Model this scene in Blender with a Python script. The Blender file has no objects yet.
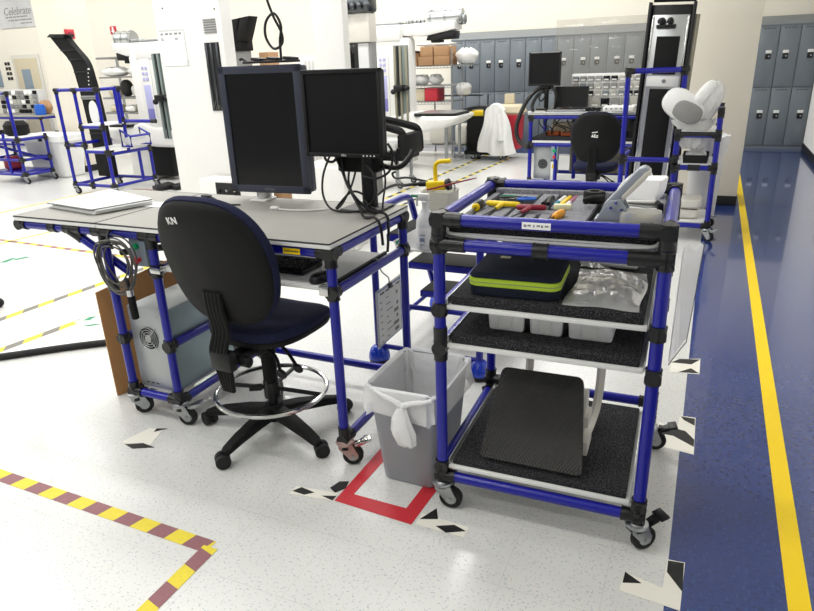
import bpy, bmesh, math, random
from mathutils import Vector, Matrix, Euler
random.seed(7)
SC = bpy.context.scene
COL = SC.collection
PI = math.pi

# ------------------------------------------------------------------ materials
def lin(h):
    h = h.lstrip('#')
    out = []
    for i in (0, 2, 4):
        c = int(h[i:i + 2], 16) / 255
        out.append(c / 12.92 if c <= .04045 else ((c + .055) / 1.055) ** 2.4)
    return (*out, 1)

def newmat(name):
    m = bpy.data.materials.new(name)
    m.use_nodes = True
    nt = m.node_tree
    return m, nt, nt.nodes['Principled BSDF']

def mat(name, h, rough=.5, metal=0., coat=0., noise=0., nscale=40., bump=0., bscale=200., spec=.5, alpha=1., trans=0., ior=1.45, emit=None, estr=1.):
    m, nt, b = newmat(name)
    c = lin(h)
    b.inputs['Base Color'].default_value = c
    b.inputs['Roughness'].default_value = rough
    b.inputs['Metallic'].default_value = metal
    b.inputs['Coat Weight'].default_value = coat
    b.inputs['Specular IOR Level'].default_value = spec
    b.inputs['Alpha'].default_value = alpha
    b.inputs['Transmission Weight'].default_value = trans
    b.inputs['IOR'].default_value = ior
    if emit:
        b.inputs['Emission Color'].default_value = lin(emit)
        b.inputs['Emission Strength'].default_value = estr
    N = nt.nodes
    tc = N.new('ShaderNodeTexCoord')
    nz = N.new('ShaderNodeTexNoise')
    nz.inputs['Scale'].default_value = nscale
    nz.inputs['Detail'].default_value = 4
    nt.links.new(tc.outputs['Object'], nz.inputs['Vector'])
    mr = N.new('ShaderNodeMix')
    mr.data_type = 'RGBA'
    k = max(noise, .03)
    mr.inputs[6].default_value = tuple(max(0, v * (1 - k)) for v in c[:3]) + (1,)
    mr.inputs[7].default_value = tuple(min(1, v * (1 + k)) for v in c[:3]) + (1,)
    nt.links.new(nz.outputs['Fac'], mr.inputs[0])
    nt.links.new(mr.outputs[2], b.inputs['Base Color'])
    if bump:
        n2 = N.new('ShaderNodeTexNoise')
        n2.inputs['Scale'].default_value = bscale
        n2.inputs['Detail'].default_value = 3
        nt.links.new(tc.outputs['Object'], n2.inputs['Vector'])
        bp = N.new('ShaderNodeBump')
        bp.inputs['Strength'].default_value = bump
        bp.inputs['Distance'].default_value = .004
        nt.links.new(n2.outputs['Fac'], bp.inputs['Height'])
        nt.links.new(bp.outputs['Normal'], b.inputs['Normal'])
    return m

def foam_mat(name, dark, light, scale, lo=.5, hi=.66, rough=.9):
    m, nt, b = newmat(name)
    N = nt.nodes
    b.inputs['Roughness'].default_value = rough
    b.inputs['Specular IOR Level'].default_value = .2
    tc = N.new('ShaderNodeTexCoord')
    nz = N.new('ShaderNodeTexNoise')
    nz.inputs['Scale'].default_value = scale
    nz.inputs['Detail'].default_value = 6
    nz.inputs['Roughness'].default_value = .7
    nt.links.new(tc.outputs['Object'], nz.inputs['Vector'])
    r = N.new('ShaderNodeMapRange')
    r.inputs['From Min'].default_value = lo
    r.inputs['From Max'].default_value = hi
    nt.links.new(nz.outputs['Fac'], r.inputs['Value'])
    mx = N.new('ShaderNodeMix')
    mx.data_type = 'RGBA'
    mx.inputs[6].default_value = lin(dark)
    mx.inputs[7].default_value = lin(light)
    nt.links.new(r.outputs['Result'], mx.inputs[0])
    nt.links.new(mx.outputs[2], b.inputs['Base Color'])
    bp = N.new('ShaderNodeBump')
    bp.inputs['Strength'].default_value = .6
    bp.inputs['Distance'].default_value = .004
    nt.links.new(nz.outputs['Fac'], bp.inputs['Height'])
    nt.links.new(bp.outputs['Normal'], b.inputs['Normal'])
    return m

def floor_mat(name, base, specks, rough, coat, coatrough, mottle, amt=.16, bmp=.07):
    """vinyl composition tile: small flecks of other colours, faint seams"""
    m, nt, b = newmat(name)
    N = nt.nodes
    L = nt.links.new
    b.inputs['Roughness'].default_value = rough
    b.inputs['Coat Weight'].default_value = coat
    b.inputs['Coat Roughness'].default_value = coatrough
    geo = N.new('ShaderNodeNewGeometry')
    nz = N.new('ShaderNodeTexNoise')
    nz.inputs['Scale'].default_value = 3.
    nz.inputs['Detail'].default_value = 5
    L(geo.outputs['Position'], nz.inputs['Vector'])
    mx = N.new('ShaderNodeMix')
    mx.data_type = 'RGBA'
    c = lin(base)
    mx.inputs[6].default_value = tuple(v * (1 - mottle) for v in c[:3]) + (1,)
    mx.inputs[7].default_value = tuple(min(1, v * (1 + mottle)) for v in c[:3]) + (1,)
    L(nz.outputs['Fac'], mx.inputs[0])
    cur = mx.outputs[2]
    for i, (h, sx, sy, rot, thr) in enumerate(specks):
        mp = N.new('ShaderNodeMapping')
        mp.inputs['Scale'].default_value = (sx, sy, 1)
        mp.inputs['Rotation'].default_value = (0, 0, rot)
        mp.inputs['Location'].default_value = (i * 7.31, i * 3.7, 0)
        L(geo.outputs['Position'], mp.inputs['Vector'])
        v = N.new('ShaderNodeTexVoronoi')
        v.voronoi_dimensions = '2D'
        v.inputs['Scale'].default_value = 1
        L(mp.outputs['Vector'], v.inputs['Vector'])
        sep = N.new('ShaderNodeSeparateColor')
        L(v.outputs['Color'], sep.inputs['Color'])
        mu = N.new('ShaderNodeMath')
        mu.operation = 'MULTIPLY'
        mu.inputs[1].default_value = thr
        L(sep.outputs['Red'], mu.inputs[0])
        lt = N.new('ShaderNodeMath')
        lt.operation = 'LESS_THAN'
        L(v.outputs['Distance'], lt.inputs[0])
        L(mu.outputs[0], lt.inputs[1])
        m2 = N.new('ShaderNodeMix')
        m2.data_type = 'RGBA'
        m2.inputs[7].default_value = lin(h)
        L(cur, m2.inputs[6])
        L(lt.outputs[0], m2.inputs[0])
        cur = m2.outputs[2]
    br = N.new('ShaderNodeTexBrick')
    br.offset = 0
    br.inputs['Scale'].default_value = 1
    br.inputs['Brick Width'].default_value = .305
    br.inputs['Row Height'].default_value = .305
    br.inputs['Mortar Size'].default_value = .0012
    L(geo.outputs['Position'], br.inputs['Vector'])
    f = N.new('ShaderNodeMath')
    f.operation = 'MULTIPLY'
    f.inputs[1].default_value = amt
    L(br.outputs['Fac'], f.inputs[0])
    m3 = N.new('ShaderNodeMix')
    m3.data_type = 'RGBA'
    m3.inputs[7].default_value = (.05, .05, .05, 1)
    L(cur, m3.inputs[6])
    L(f.outputs[0], m3.inputs[0])
    L(m3.outputs[2], b.inputs['Base Color'])
    bp = N.new('ShaderNodeBump')
    bp.inputs['Strength'].default_value = bmp
    bp.inputs['Distance'].default_value = .002
    L(nz.outputs['Fac'], bp.inputs['Height'])
    L(bp.outputs['Normal'], b.inputs['Normal'])
    return m

M = {}
M['floor'] = floor_mat('white_vinyl_tile', '#dadad6', [('#b6bdc2', 30, 74, .5, .15), ('#c0bdb5', 76, 32, .2, .14), ('#9fadb3', 32, 64, 1.1, .115)], .3, .3, .14, .04)
M['aisle'] = floor_mat('blue_vinyl_tile', '#22397a', [('#1c3069', 26, 62, .3, .30), ('#2b4685', 60, 28, .7, .24), ('#1b2d62', 30, 54, 1.2, .22)], .2, .9, .05, .10, .04, .03)
M['wall'] = mat('cream_wall_paint', '#efe9da', .7, bump=.05)
M['wall_white'] = mat('white_wall_paint', '#f2f1ec', .7, bump=.05)
M['pillar'] = mat('beige_pillar_paint', '#e6dfd0', .6, bump=.05)
M['ceiling'] = mat('white_ceiling_tile', '#f0efea', .8, bump=.2, bscale=60)
M['black_base'] = mat('black_rubber_base', '#17181a', .6)
M['blue'] = mat('blue_coated_pipe', '#0e1392', .3, coat=.2, noise=.06)
M['black'] = mat('black_plastic', '#0d0d0f', .42, bump=.05)
M['black_joint'] = mat('black_painted_joint', '#0c0c0e', .4, coat=.2, bump=.2, bscale=90)
M['black_soft'] = mat('black_moulded_plastic', '#131313', .6, spec=.25, bump=.25, bscale=400)
M['rubber'] = mat('black_rubber', '#101011', .6)
M['chrome'] = mat('bright_steel', '#c9cac8', .16, metal=1)
M['steel'] = mat('satin_steel', '#a9acae', .35, metal=1)
M['alu'] = mat('aluminium_angle', '#c4c6c6', .3, metal=.9)
M['pinkplate'] = mat('copper_toned_bracket', '#bfa29a', .3, metal=.7)
M['white'] = mat('white_plastic', '#e9e9e6', .4)
M['white_board'] = mat('white_laminate', '#e6e6e3', .35)
M['machine'] = mat('white_machine_enamel', '#ecebe7', .38)
M['offwhite'] = mat('off_white_enamel', '#d9d6cc', .45)
M['grey_top'] = mat('grey_esd_mat', '#97958f', .55, noise=.06, nscale=120)
M['black_edge'] = mat('black_edge_band', '#1b1b1c', .5)
M['foam'] = foam_mat('charcoal_foam', '#111113', '#66666a', 210, .46, .72)
M['foam_grey'] = foam_mat('grey_tool_foam', '#55555a', '#b4b4ba', 240, .38, .66)
M['navy_fabric'] = foam_mat('navy_upholstery', '#121426', '#31365a', 420, .42, .66)
M['case_fabric'] = foam_mat('dark_navy_case_fabric', '#151924', '#272c3c', 500, .4, .6)
M['lime'] = mat('lime_zip_band', '#b4d236', .6, bump=.2)
M['galv'] = mat('galvanised_sheet', '#b9bdbd', .42, metal=.55, noise=.1, nscale=14)
M['galv_side'] = mat('zinc_side_sheet', '#9fb0b2', .4, metal=.55, noise=.1, nscale=14)
M['box_grey'] = mat('blue_grey_enamel', '#8a98a3', .4)
M['green_btn'] = mat('green_button', '#12a86c', .3)
M['red_btn'] = mat('red_button', '#d6303b', .3)
M['card'] = mat('brown_cardboard', '#a67a4c', .85, noise=.08)
M['card_light'] = mat('tan_cardboard', '#b28b66', .85, noise=.1)
M['cable_grey'] = mat('grey_cable', '#55544f', .5)
M['cable'] = mat('black_cable', '#0e0e0f', .45)
M['cable_white'] = mat('white_cable', '#dcdcd8', .5)
M['monitor_grey'] = mat('blue_grey_bezel', '#3a3d4b', .35)
M['bezel'] = mat('black_bezel', '#0d0d0e', .45)
M['screen'] = mat('dark_screen_glass', '#070708', .12, spec=.6)
M['screen_matte'] = mat('matte_dark_screen', '#111112', .5, spec=.25, noise=.1, nscale=600)
M['text_white'] = mat('white_marker_paint', '#f4f4f0', .6)
M['text_grey'] = mat('grey_print', '#8a8a88', .6)
M['ink'] = mat('black_print', '#303033', .7)
M['paper'] = mat('white_paper', '#fafaf8', .8)
M['paper_grey'] = mat('grey_form_paper', '#d0d1d0', .7)
M['white_sheet'] = mat('bright_white_paper', '#ffffff', .8)
M['paper_blue'] = mat('blue_form_border', '#7f8fb5', .7)
M['can'] = mat('grey_bin_plastic', '#989ba0', .5, bump=.1, bscale=300)
M['yellow'] = mat('yellow_plastic', '#f2cf12', .4)
M['yellow_paint'] = mat('yellow_floor_tape', '#fbd60a', .4)
M['tape_yellow'] = mat('worn_yellow_tape', '#e3cf2e', .5, noise=.1, nscale=60)
M['tape_purple'] = mat('faded_magenta_tape', '#8d5a60', .5, noise=.14, nscale=60)
M['tape_grey'] = mat('worn_black_tape', '#77746a', .5, noise=.2, nscale=60)
M['tape_red'] = mat('red_floor_tape', '#c8303a', .45)
M['tape_black'] = mat('black_floor_tape', '#1d1d1c', .5)
M['tape_white'] = mat('cream_floor_tape', '#eeebdf', .5)
M['tape_green'] = mat('green_floor_tape', '#2f8f6a', .5)
M['red'] = mat('red_plastic', '#c3323f', .4)
M['red_dark'] = mat('dark_red_rubber', '#8b1f33', .45)
M['orange'] = mat('amber_handle', '#e39a1c', .3)
M['green'] = mat('green_grip', '#12805a', .4)
M['bluegrip'] = mat('bright_blue_grip', '#2262c8', .4)
M['pink'] = mat('mauve_marker_barrel', '#a8627f', .4)
M['cyan'] = mat('teal_marker_cap', '#1f87ac', .4)
M['eraser'] = mat('cream_block', '#e8e3b8', .6)
M['punch'] = mat('grey_painted_lever', '#9aa0a8', .4, metal=.3)
M['punch_light'] = mat('pale_lever_edge', '#cdc9bc', .4)
M['locker'] = mat('slate_blue_locker_enamel', '#767d83', .42, coat=.1)
M['locker_door'] = mat('slate_locker_door_enamel', '#70787e', .4, coat=.1)
M['purple'] = mat('lavender_panel', '#b7b7e0', .4)
M['purple_dark'] = mat('violet_panel', '#7a78b8', .4)
M['rail_grey'] = mat('grey_green_rail', '#7b8784', .35)
M['dark'] = mat('dark_recess', '#1a1a1b', .7)
M['beige'] = mat('beige_plastic', '#cfc4a8', .5)
M['cloth'] = mat('white_cotton', '#efefed', .9, bump=.2, bscale=150)
M['olive'] = mat('putty_panel', '#8e8a78', .6)
M['poster'] = mat('silver_grey_poster', '#c9c9c9', .6, noise=.25, nscale=2)
M['tool_steel'] = mat('dark_tool_steel', '#5c5f63', .3, metal=1)
M['brick'] = mat('amber_tool_block', '#b2592a', .6)
M['matte_rubber'] = mat('ribbed_black_rubber', '#111110', .8)

def ribbed(name):
    m, nt, b = newmat(name)
    N = nt.nodes
    b.inputs['Base Color'].default_value = lin('#2a2927')
    b.inputs['Roughness'].default_value = .42
    tc = N.new('ShaderNodeTexCoord')
    bp = N.new('ShaderNodeBump')
    add = N.new('ShaderNodeMath')
    add.operation = 'ADD'
    for i, rot in enumerate((PI / 4, -PI / 4)):
        mp = N.new('ShaderNodeMapping')
        mp.inputs['Rotation'].default_value = (0, 0, rot)
        w = N.new('ShaderNodeTexWave')
        w.inputs['Scale'].default_value = 38
        nt.links.new(tc.outputs['Object'], mp.inputs['Vector'])
        nt.links.new(mp.outputs['Vector'], w.inputs['Vector'])
        nt.links.new(w.outputs['Fac'], add.inputs[i])
    nt.links.new(add.outputs[0], bp.inputs['Height'])
    bp.inputs['Strength'].default_value = .8
    bp.inputs['Distance'].default_value = .002
    nt.links.new(bp.outputs['Normal'], b.inputs['Normal'])
    return m
M['ribbed'] = ribbed('ribbed_rubber_mat')

def film(name, h, alpha, rough=.12, bump=.6, scale=30):
    """thin plastic film: partly see-through, glossy, crinkled"""
    m, nt, b = newmat(name)
    N = nt.nodes
    b.inputs['Base Color'].default_value = lin(h)
    b.inputs['Roughness'].default_value = rough
    b.inputs['Alpha'].default_value = alpha
    tc = N.new('ShaderNodeTexCoord')
    nz = N.new('ShaderNodeTexNoise')
    nz.inputs['Scale'].default_value = scale
    nz.inputs['Detail'].default_value = 3
    nt.links.new(tc.outputs['Object'], nz.inputs['Vector'])
    bp = N.new('ShaderNodeBump')
    bp.inputs['Strength'].default_value = bump
    bp.inputs['Distance'].default_value = .01
    nt.links.new(nz.outputs['Fac'], bp.inputs['Height'])
    nt.links.new(bp.outputs['Normal'], b.inputs['Normal'])
    return m
M['liner'] = film('translucent_bin_liner', '#ffffff', .66, .3, .8, 24)
M['liner_thick'] = film('gathered_bin_liner', '#f4f4f4', .85, .35, .5, 40)
M['film'] = film('clear_plastic_film', '#f2f2f0', .8, .14, 1., 20)
M['film'].node_tree.nodes['Principled BSDF'].inputs['Metallic'].default_value = .5
M['sleeve'] = film('clear_document_sleeve', '#fcfcfd', .18, .12, .3, 12)
M['clear'] = film('clear_acrylic', '#cfd8d6', .22, .05, .02, 5)
M['glass'] = film('smoked_acrylic_sheet', '#a9a59a', .2, .06, .0, 5)
M['clear_box'] = film('cloudy_clear_plastic', '#d6d4c8', .55, .15, .1, 20)
M['wrap'] = film('milky_plastic_wrap', '#e6e6e4', .7, .2, .8, 18)
M['bottle'] = film('translucent_white_bottle', '#eef0f2', .85, .3, .05, 10)
M['bluedome'] = mat('glossy_blue_cap', '#0f39bd', .15, coat=.6)

# ------------------------------------------------------------------ mesh builder
WM = {}          # object -> world matrix of its top-level thing

def catmull(pts, n=8, closed=False):
    P = [Vector(p) for p in pts]
    k = len(P)
    if k < 3 and not closed:
        return P
    out = []
    rng = range(k) if closed else range(k - 1)
    for i in rng:
        if closed:
            a, b, c, d = P[(i - 1) % k], P[i], P[(i + 1) % k], P[(i + 2) % k]
        else:
            a, b, c, d = P[max(i - 1, 0)], P[i], P[i + 1], P[min(i + 2, k - 1)]
        for j in range(n):
            t = j / n
            out.append(.5 * ((2 * b) + (c - a) * t + (2 * a - 5 * b + 4 * c - d) * t * t + (3 * b - a - 3 * c + d) * t ** 3))
    if not closed:
        out.append(P[-1])
    return out

def rrect(hw, hh, r, n=5):
    r = min(r, hw, hh)
    o = []
    for cx, cy, a0 in ((hw - r, hh - r, 0), (-hw + r, hh - r, PI / 2), (-hw + r, -hh + r, PI), (hw - r, -hh + r, 1.5 * PI)):
        for i in range(n + 1):
            a = a0 + PI / 2 * i / n
            o.append((cx + r * math.cos(a), cy + r * math.sin(a)))
    return o

def supere(a, b, p, n=40):
    o = []
    for i in range(n):
        t = 2 * PI * i / n
        c, s = math.cos(t), math.sin(t)
        o.append((a * math.copysign(abs(c) ** (2 / p), c), b * math.copysign(abs(s) ** (2 / p), s)))
    return o

class MB:
    def __init__(self):
        self.bm = bmesh.new()

    def _faces(self, fs, mi, smooth=True):
        for f in fs:
            f.material_index = mi
            f.smooth = smooth

    def box(self, c, s, rot=(0, 0, 0), bev=0., seg=2, mi=0, mx=None):
        t = bmesh.new()
        bmesh.ops.create_cube(t, size=1)
        for v in t.verts:
            v.co = Vector((v.co.x * s[0], v.co.y * s[1], v.co.z * s[2]))
        if bev > 0:
            bev = min(bev, min(s) * .49)
            bmesh.ops.bevel(t, geom=list(t.edges), offset=bev, segments=seg, affect='EDGES', profile=.5)
        m = Matrix.Translation(c) @ Euler(rot).to_matrix().to_4x4()
        if mx is not None:
            m = mx @ m
        self._merge(t, m, mi)
        return self

    def span(self, x0, x1, y0, y1, z0, z1, bev=0., mi=0, seg=2, mx=None):
        return self.box(((x0 + x1) / 2, (y0 + y1) / 2, (z0 + z1) / 2), (abs(x1 - x0), abs(y1 - y0), abs(z1 - z0)), bev=bev, mi=mi, seg=seg, mx=mx)

    def _merge(self, t, m, mi):
        mp = {}
        for v in t.verts:
            mp[v] = self.bm.verts.new(m @ v.co)
        for f in t.faces:
            nf = self.bm.faces.new([mp[v] for v in f.verts])
            nf.material_index = mi
            nf.smooth = True
        t.free()

    def rings(self, rings, cap0=True, cap1=True, mi=0, closed=True, mx=None, loop=False):
        vs = []
        for r in rings:
            vs.append([self.bm.verts.new((mx @ Vector(p)) if mx is not None else Vector(p)) for p in r])
        n = len(rings[0])
        fs = []
        rr = range(len(vs)) if loop else range(len(vs) - 1)
        for i in rr:
            a, b = vs[i], vs[(i + 1) % len(vs)]
            for j in range(n if closed else n - 1):
                k = (j + 1) % n
                try:
                    fs.append(self.bm.faces.new((a[j], a[k], b[k], b[j])))
                except ValueError:
                    pass
        if cap0 and closed:
            fs.append(self.bm.faces.new(list(reversed(vs[0]))))
        if cap1 and closed:
            fs.append(self.bm.faces.new(vs[-1]))
        self._faces(fs, mi)
        return self

    def tube(self, pts, r, n=10, closed=False, mi=0, cap=True):
        P = [Vector(p) for p in pts]
        k = len(P)
        rings = []
        up = None
        for i in range(k):
            if closed:
                d = P[(i + 1) % k] - P[(i - 1) % k]
            else:
                d = P[min(i + 1, k - 1)] - P[max(i - 1, 0)]
            if d.length < 1e-9:
                d = Vector((0, 0, 1))
            d.normalize()
            if up is None:
                up = Vector((0, 0, 1)) if abs(d.z) < .9 else Vector((1, 0, 0))
            up = up - d * up.dot(d)
            if up.length < 1e-6:
                up = Vector((1, 0, 0)) - d * d.x
            up.normalize()
            s = d.cross(up)
            rad = r[i] if isinstance(r, (list, tuple)) else r
            rings.append([P[i] + (up * math.cos(2 * PI * j / n) + s * math.sin(2 * PI * j / n)) * rad for j in range(n)])
        return self.rings(rings, cap0=cap and not closed, cap1=cap and not closed, mi=mi, loop=closed)

    def cyl(self, p0, p1, r0, r1=None, n=16, mi=0):
        r1 = r0 if r1 is None else r1
        return self.tube([p0, p1], [r0, r1], n=n, mi=mi)

    def lathe(self, prof, at=(0, 0, 0), axis=(0, 0, 1), n=24, mi=0):
        q = Vector((0, 0, 1)).rotation_difference(Vector(axis)).to_matrix().to_4x4()
        mx = Matrix.Translation(at) @ q
        rings = [[(max(r, 1e-4) * math.cos(2 * PI * j / n), max(r, 1e-4) * math.sin(2 * PI * j / n), z) for j in range(n)] for r, z in prof]
        return self.rings(rings, mi=mi, mx=mx)

    def ell(self, c, r, n=16, mi=0, rot=(0, 0, 0), p=1.):
        mx = Matrix.Translation(c) @ Euler(rot).to_matrix().to_4x4()
        rings = []
        for i in range(1, n):
            a = -PI / 2 + PI * i / n
            rings.append([(r[0] * math.cos(a) * math.cos(2 * PI * j / (2 * n)), r[1] * math.cos(a) * math.sin(2 * PI * j / (2 * n)), r[2] * math.sin(a)) for j in range(2 * n)])
        return self.rings(rings, mi=mi, mx=mx)

    def prism(self, poly, d0, d1, mx=None, mi=0, bev=0.):
        """2-D outline (u, v) pushed from depth d0 to d1 along w"""
        t = bmesh.new()
        a = [t.verts.new((u, v, d0)) for u, v in poly]
        b = [t.verts.new((u, v, d1)) for u, v in poly]
        n = len(poly)
        for i in range(n):
            j = (i + 1) % n
            t.faces.new((a[i], a[j], b[j], b[i]))
        t.faces.new(list(reversed(a)))
        t.faces.new(b)
        bmesh.ops.recalc_face_normals(t, faces=list(t.faces))
        if bev:
            bmesh.ops.bevel(t, geom=list(t.edges), offset=bev, segments=2, affect='EDGES', profile=.5)
        self._merge(t, mx if mx is not None else Matrix.Identity(4), mi)
        return self

    def pad(self, outline, layers, mx=None, mi=0, fn=None):
        """cushion: outline scaled by s at height w for each (s, w); fn(u,v,w)->point bends it"""
        rings = []
        for s, w in layers:
            ring = []
            for u, v in outline:
                p = (u * s, v * s, w)
                ring.append(fn(*p) if fn else p)
            rings.append(ring)
        return self.rings(rings, mi=mi, mx=mx)

    def grid(self, fn, nu, nv, mi=0, thick=0.):
        vs = [[self.bm.verts.new(fn(i / nu, j / nv)) for j in range(nv + 1)] for i in range(nu + 1)]
        fs = []
        for i in range(nu):
            for j in range(nv):
                fs.append(self.bm.faces.new((vs[i][j], vs[i + 1][j], vs[i + 1][j + 1], vs[i][j + 1])))
        self._faces(fs, mi)
        if thick:
            bmesh.ops.recalc_face_normals(self.bm, faces=fs)
            bmesh.ops.solidify(self.bm, geom=fs, thickness=thick)
        return self

    def build(self, name, m, parent=None, world=True, recalc=True):
        bm = self.bm
        bmesh.ops.remove_doubles(bm, verts=list(bm.verts), dist=1e-6)
        if recalc:
            bmesh.ops.recalc_face_normals(bm, faces=list(bm.faces))
        for e in bm.edges:
            if len(e.link_faces) == 2:
                try:
                    e.smooth = e.calc_face_angle() < .6
                except ValueError:
                    pass
        me = bpy.data.meshes.new(name)
        bm.to_mesh(me)
        bm.free()
        ms = m if isinstance(m, (list, tuple)) else [m]
        for x in ms:
            me.materials.append(M[x] if isinstance(x, str) else x)
        o = bpy.data.objects.new(name, me)
        COL.objects.link(o)
        if parent is not None:
            o.parent = parent
            WM[o] = WM[parent]
            if world:
                me.transform(WM[parent].inverted())
        else:
            WM[o] = Matrix.Identity(4)
        return o

def thing(name, label, cat, loc=(0, 0, 0), rz=0., group=None):
    o = bpy.data.objects.new(name, None)
    o.empty_display_size = .05
    COL.objects.link(o)
    o.location = loc
    o.rotation_euler = (0, 0, rz)
    WM[o] = Matrix.Translation(loc) @ Matrix.Rotation(rz, 4, 'Z')
    o['label'] = label
    o['category'] = cat
    if group:
        o['group'] = group
    return o

def tag(o, label, cat, group=None):
    o['label'] = label
    o['category'] = cat
    if group:
        o['group'] = group
    return o

def struct(o):
    o['kind'] = 'structure'
    return o

def kids(o):
    return [c for c in COL.objects if c.parent == o]

def copy_tree(o, parent=None):
    c = o.copy()
    COL.objects.link(c)
    WM[c] = WM[o]
    if parent:
        c.parent = parent
    for ch in list(o.children):
        copy_tree(ch, c)
    return c

def text(name, s, size, m, parent, mx, ext=.0006, align='CENTER', world=True, shear=0.):
    cu = bpy.data.curves.new('tmp_text', 'FONT')
    cu.body = s
    cu.size = size
    cu.extrude = ext
    cu.align_x = align
    cu.align_y = 'CENTER'
    cu.resolution_u = 3
    cu.shear = shear
    t = bpy.data.objects.new('tmp_text', cu)
    COL.objects.link(t)
    dg = bpy.context.evaluated_depsgraph_get()
    dg.update()
    me = bpy.data.meshes.new_from_object(t.evaluated_get(dg))
    bpy.data.objects.remove(t)
    bpy.data.curves.remove(cu)
    me.name = name
    me.transform(mx)
    me.materials.clear()
    me.materials.append(M[m])
    o = bpy.data.objects.new(name, me)
    COL.objects.link(o)
    if parent is not None:
        o.parent = parent
        WM[o] = WM[parent]
        if world:
            me.transform(WM[parent].inverted())
    return o

def frame_mx(o, u, v):
    """matrix with columns u, v, u x v and origin o"""
    u = Vector(u).normalized()
    v = Vector(v)
    v = (v - u * v.dot(u)).normalized()
    w = u.cross(v)
    m = Matrix.Identity(4)
    for i in range(3):
        m[i][0], m[i][1], m[i][2], m[i][3] = u[i], v[i], w[i], o[i]
    return m

FRONT = lambda p: frame_mx(p, (1, 0, 0), (0, 0, 1))        # faces -Y
RIGHT = lambda p: frame_mx(p, (0, 1, 0), (0, 0, 1))        # faces +X

# ------------------------------------------------------------------ pipe frames and casters
PR = .0195
def pipes(root, lst, joints, r=PR, jr=.0045, half=.045, mat_pipe='blue'):
    """lst: (kind, p0, p1); joints: points where black connectors clamp the pipes"""
    for k, a, b in lst:
        MB().cyl(a, b, r, n=14).build(k, mat_pipe, root)
    for q in joints:
        hh = half
        if len(q) == 4:
            hh = q[3]
        q = Vector(q[:3])
        mb = MB()
        n = 0
        for k, a, b in lst:
            a, b = Vector(a), Vector(b)
            d = b - a
            L = d.length
            d.normalize()
            t = (q - a).dot(d)
            if t < -.03 or t > L + .03:
                continue
            foot = a + d * t
            if (foot - q).length > .03:
                continue
            t0, t1 = max(t - hh, -.021), min(t + hh, L + .021)
            mb.cyl(a + d * t0, a + d * t1, r + jr, n=14)
            for tt in (t0, t1):
                mb.cyl(a + d * (tt - .003), a + d * (tt + .003), r + jr + .0012, n=14)
            n += 1
        if n:
            mb.ell(q, (r + jr,) * 3, n=8)
            mb.build('joint', 'black_joint', root)

def caster(root, x, y, yaw, top, brake=None, plate='steel', wheel_r=.043, off=.03):
    """swivel caster: stem cup and forks, a wheel, maybe a brake pedal"""
    mx = Matrix.Translation((x, y, 0)) @ Matrix.Rotation(yaw, 4, 'Z')
    mb = MB()
    mb.lathe([(.019, top - .05), (.019, top)], at=(x, y, 0), n=14)
    ft = wheel_r * 2 + .012
    mb.lathe([(.02, ft - .004), (.036, ft), (.039, ft + .006), (.036, ft + .012), (.024, ft + .016), (.02, ft + .02)], at=(x, y, 0), n=20)
    for s in (-1, 1):
        poly = [(-.028, ft), (.03, ft), (off + .02, wheel_r + .012), (off + .014, wheel_r - .014), (off - .014, wheel_r - .012), (-.026, ft - .018)]
        mb.prism(poly, s * .019 - .0015, s * .019 + .0015, mx=mx @ Matrix.Rotation(PI / 2, 4, 'X') )
    mb.box((0.0, 0, ft - .001), (.055, .044, .006), mx=mx, bev=.002)
    c = mb.build('caster', plate, root)
    w = MB()
    mw = mx @ Matrix.Translation((off, 0, wheel_r)) @ Matrix.Rotation(PI / 2, 4, 'X')
    n = 24
    prof = [(wheel_r * .55, -.0135), (wheel_r * .9, -.015), (wheel_r, -.009), (wheel_r, .009), (wheel_r * .9, .015), (wheel_r * .55, .0135)]
    w.rings([[(r * math.cos(2 * PI * j / n), r * math.sin(2 * PI * j / n), z) for j in range(n)] for r, z in prof], mx=mw)
    wo = w.build('wheel', 'rubber', c)
    h = MB()
    h.rings([[(r * math.cos(2 * PI * j / n), r * math.sin(2 * PI * j / n), z) for j in range(n)] for r, z in [(wheel_r * .52, -.0165), (wheel_r * .54, .0), (wheel_r * .52, .0165)]], mx=mw)
    h.rings([[(r * math.cos(2 * PI * j / n), r * math.sin(2 * PI * j / n), z) for j in range(n)] for r, z in [(.008, -.025), (.008, .025)]], mx=mw)
    h.build('hub', 'steel', c)
    if brake:
        b = MB()
        b.box((.062, 0, ft + .004), (.05, .034, .007), rot=(0, -.45, 0), bev=.002, mx=mx)
        b.box((.092, 0, ft + .016), (.034, .052, .010), rot=(0, -.25, 0), bev=.003, mx=mx)
        b.prism([(.04, ft - .02), (.085, ft - .004), (.075, ft + .01), (.035, ft + .004)], -.008, .008, mx=mx @ Matrix.Rotation(PI / 2, 4, 'X'))
        b.build('brake_pedal', brake, c)
    return c

# ================================================================== THE ROOM
def slab(name, x0, x1, y0, y1, z0, z1, m):
    return struct(MB().span(x0, x1, y0, y1, z0, z1).build(name, m))

BX = .785
slab('floor', -22, BX, -6, 9.5, -.1, 0, 'floor')
slab('floor_aisle', BX, 2.16, -6, 11.15, -.1, 0, 'aisle')
slab('floor_strip', -22, BX, 9.5, 11.15, -.1, 0, 'aisle')
slab('wall_back', -22, 2.3, 11.15, 11.3, 0, 4.3, 'wall')
slab('wall_right', 2.16, 2.3, -6, 10.66, 0, 4.3, 'wall_white')
slab('wall_left', -22.15, -22, -6, 11.3, 0, 4.3, 'wall_white')
slab('ceiling', -22.15, 2.3, -6, 11.3, 4.3, 4.4, 'ceiling')
slab('baseboard_right', 2.145, 2.16, -6, 10.64, 0, .11, 'black_base')
slab('baseboard_back', -22, -5.2, 11.135, 11.15, 0, .11, 'black_base')

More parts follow.
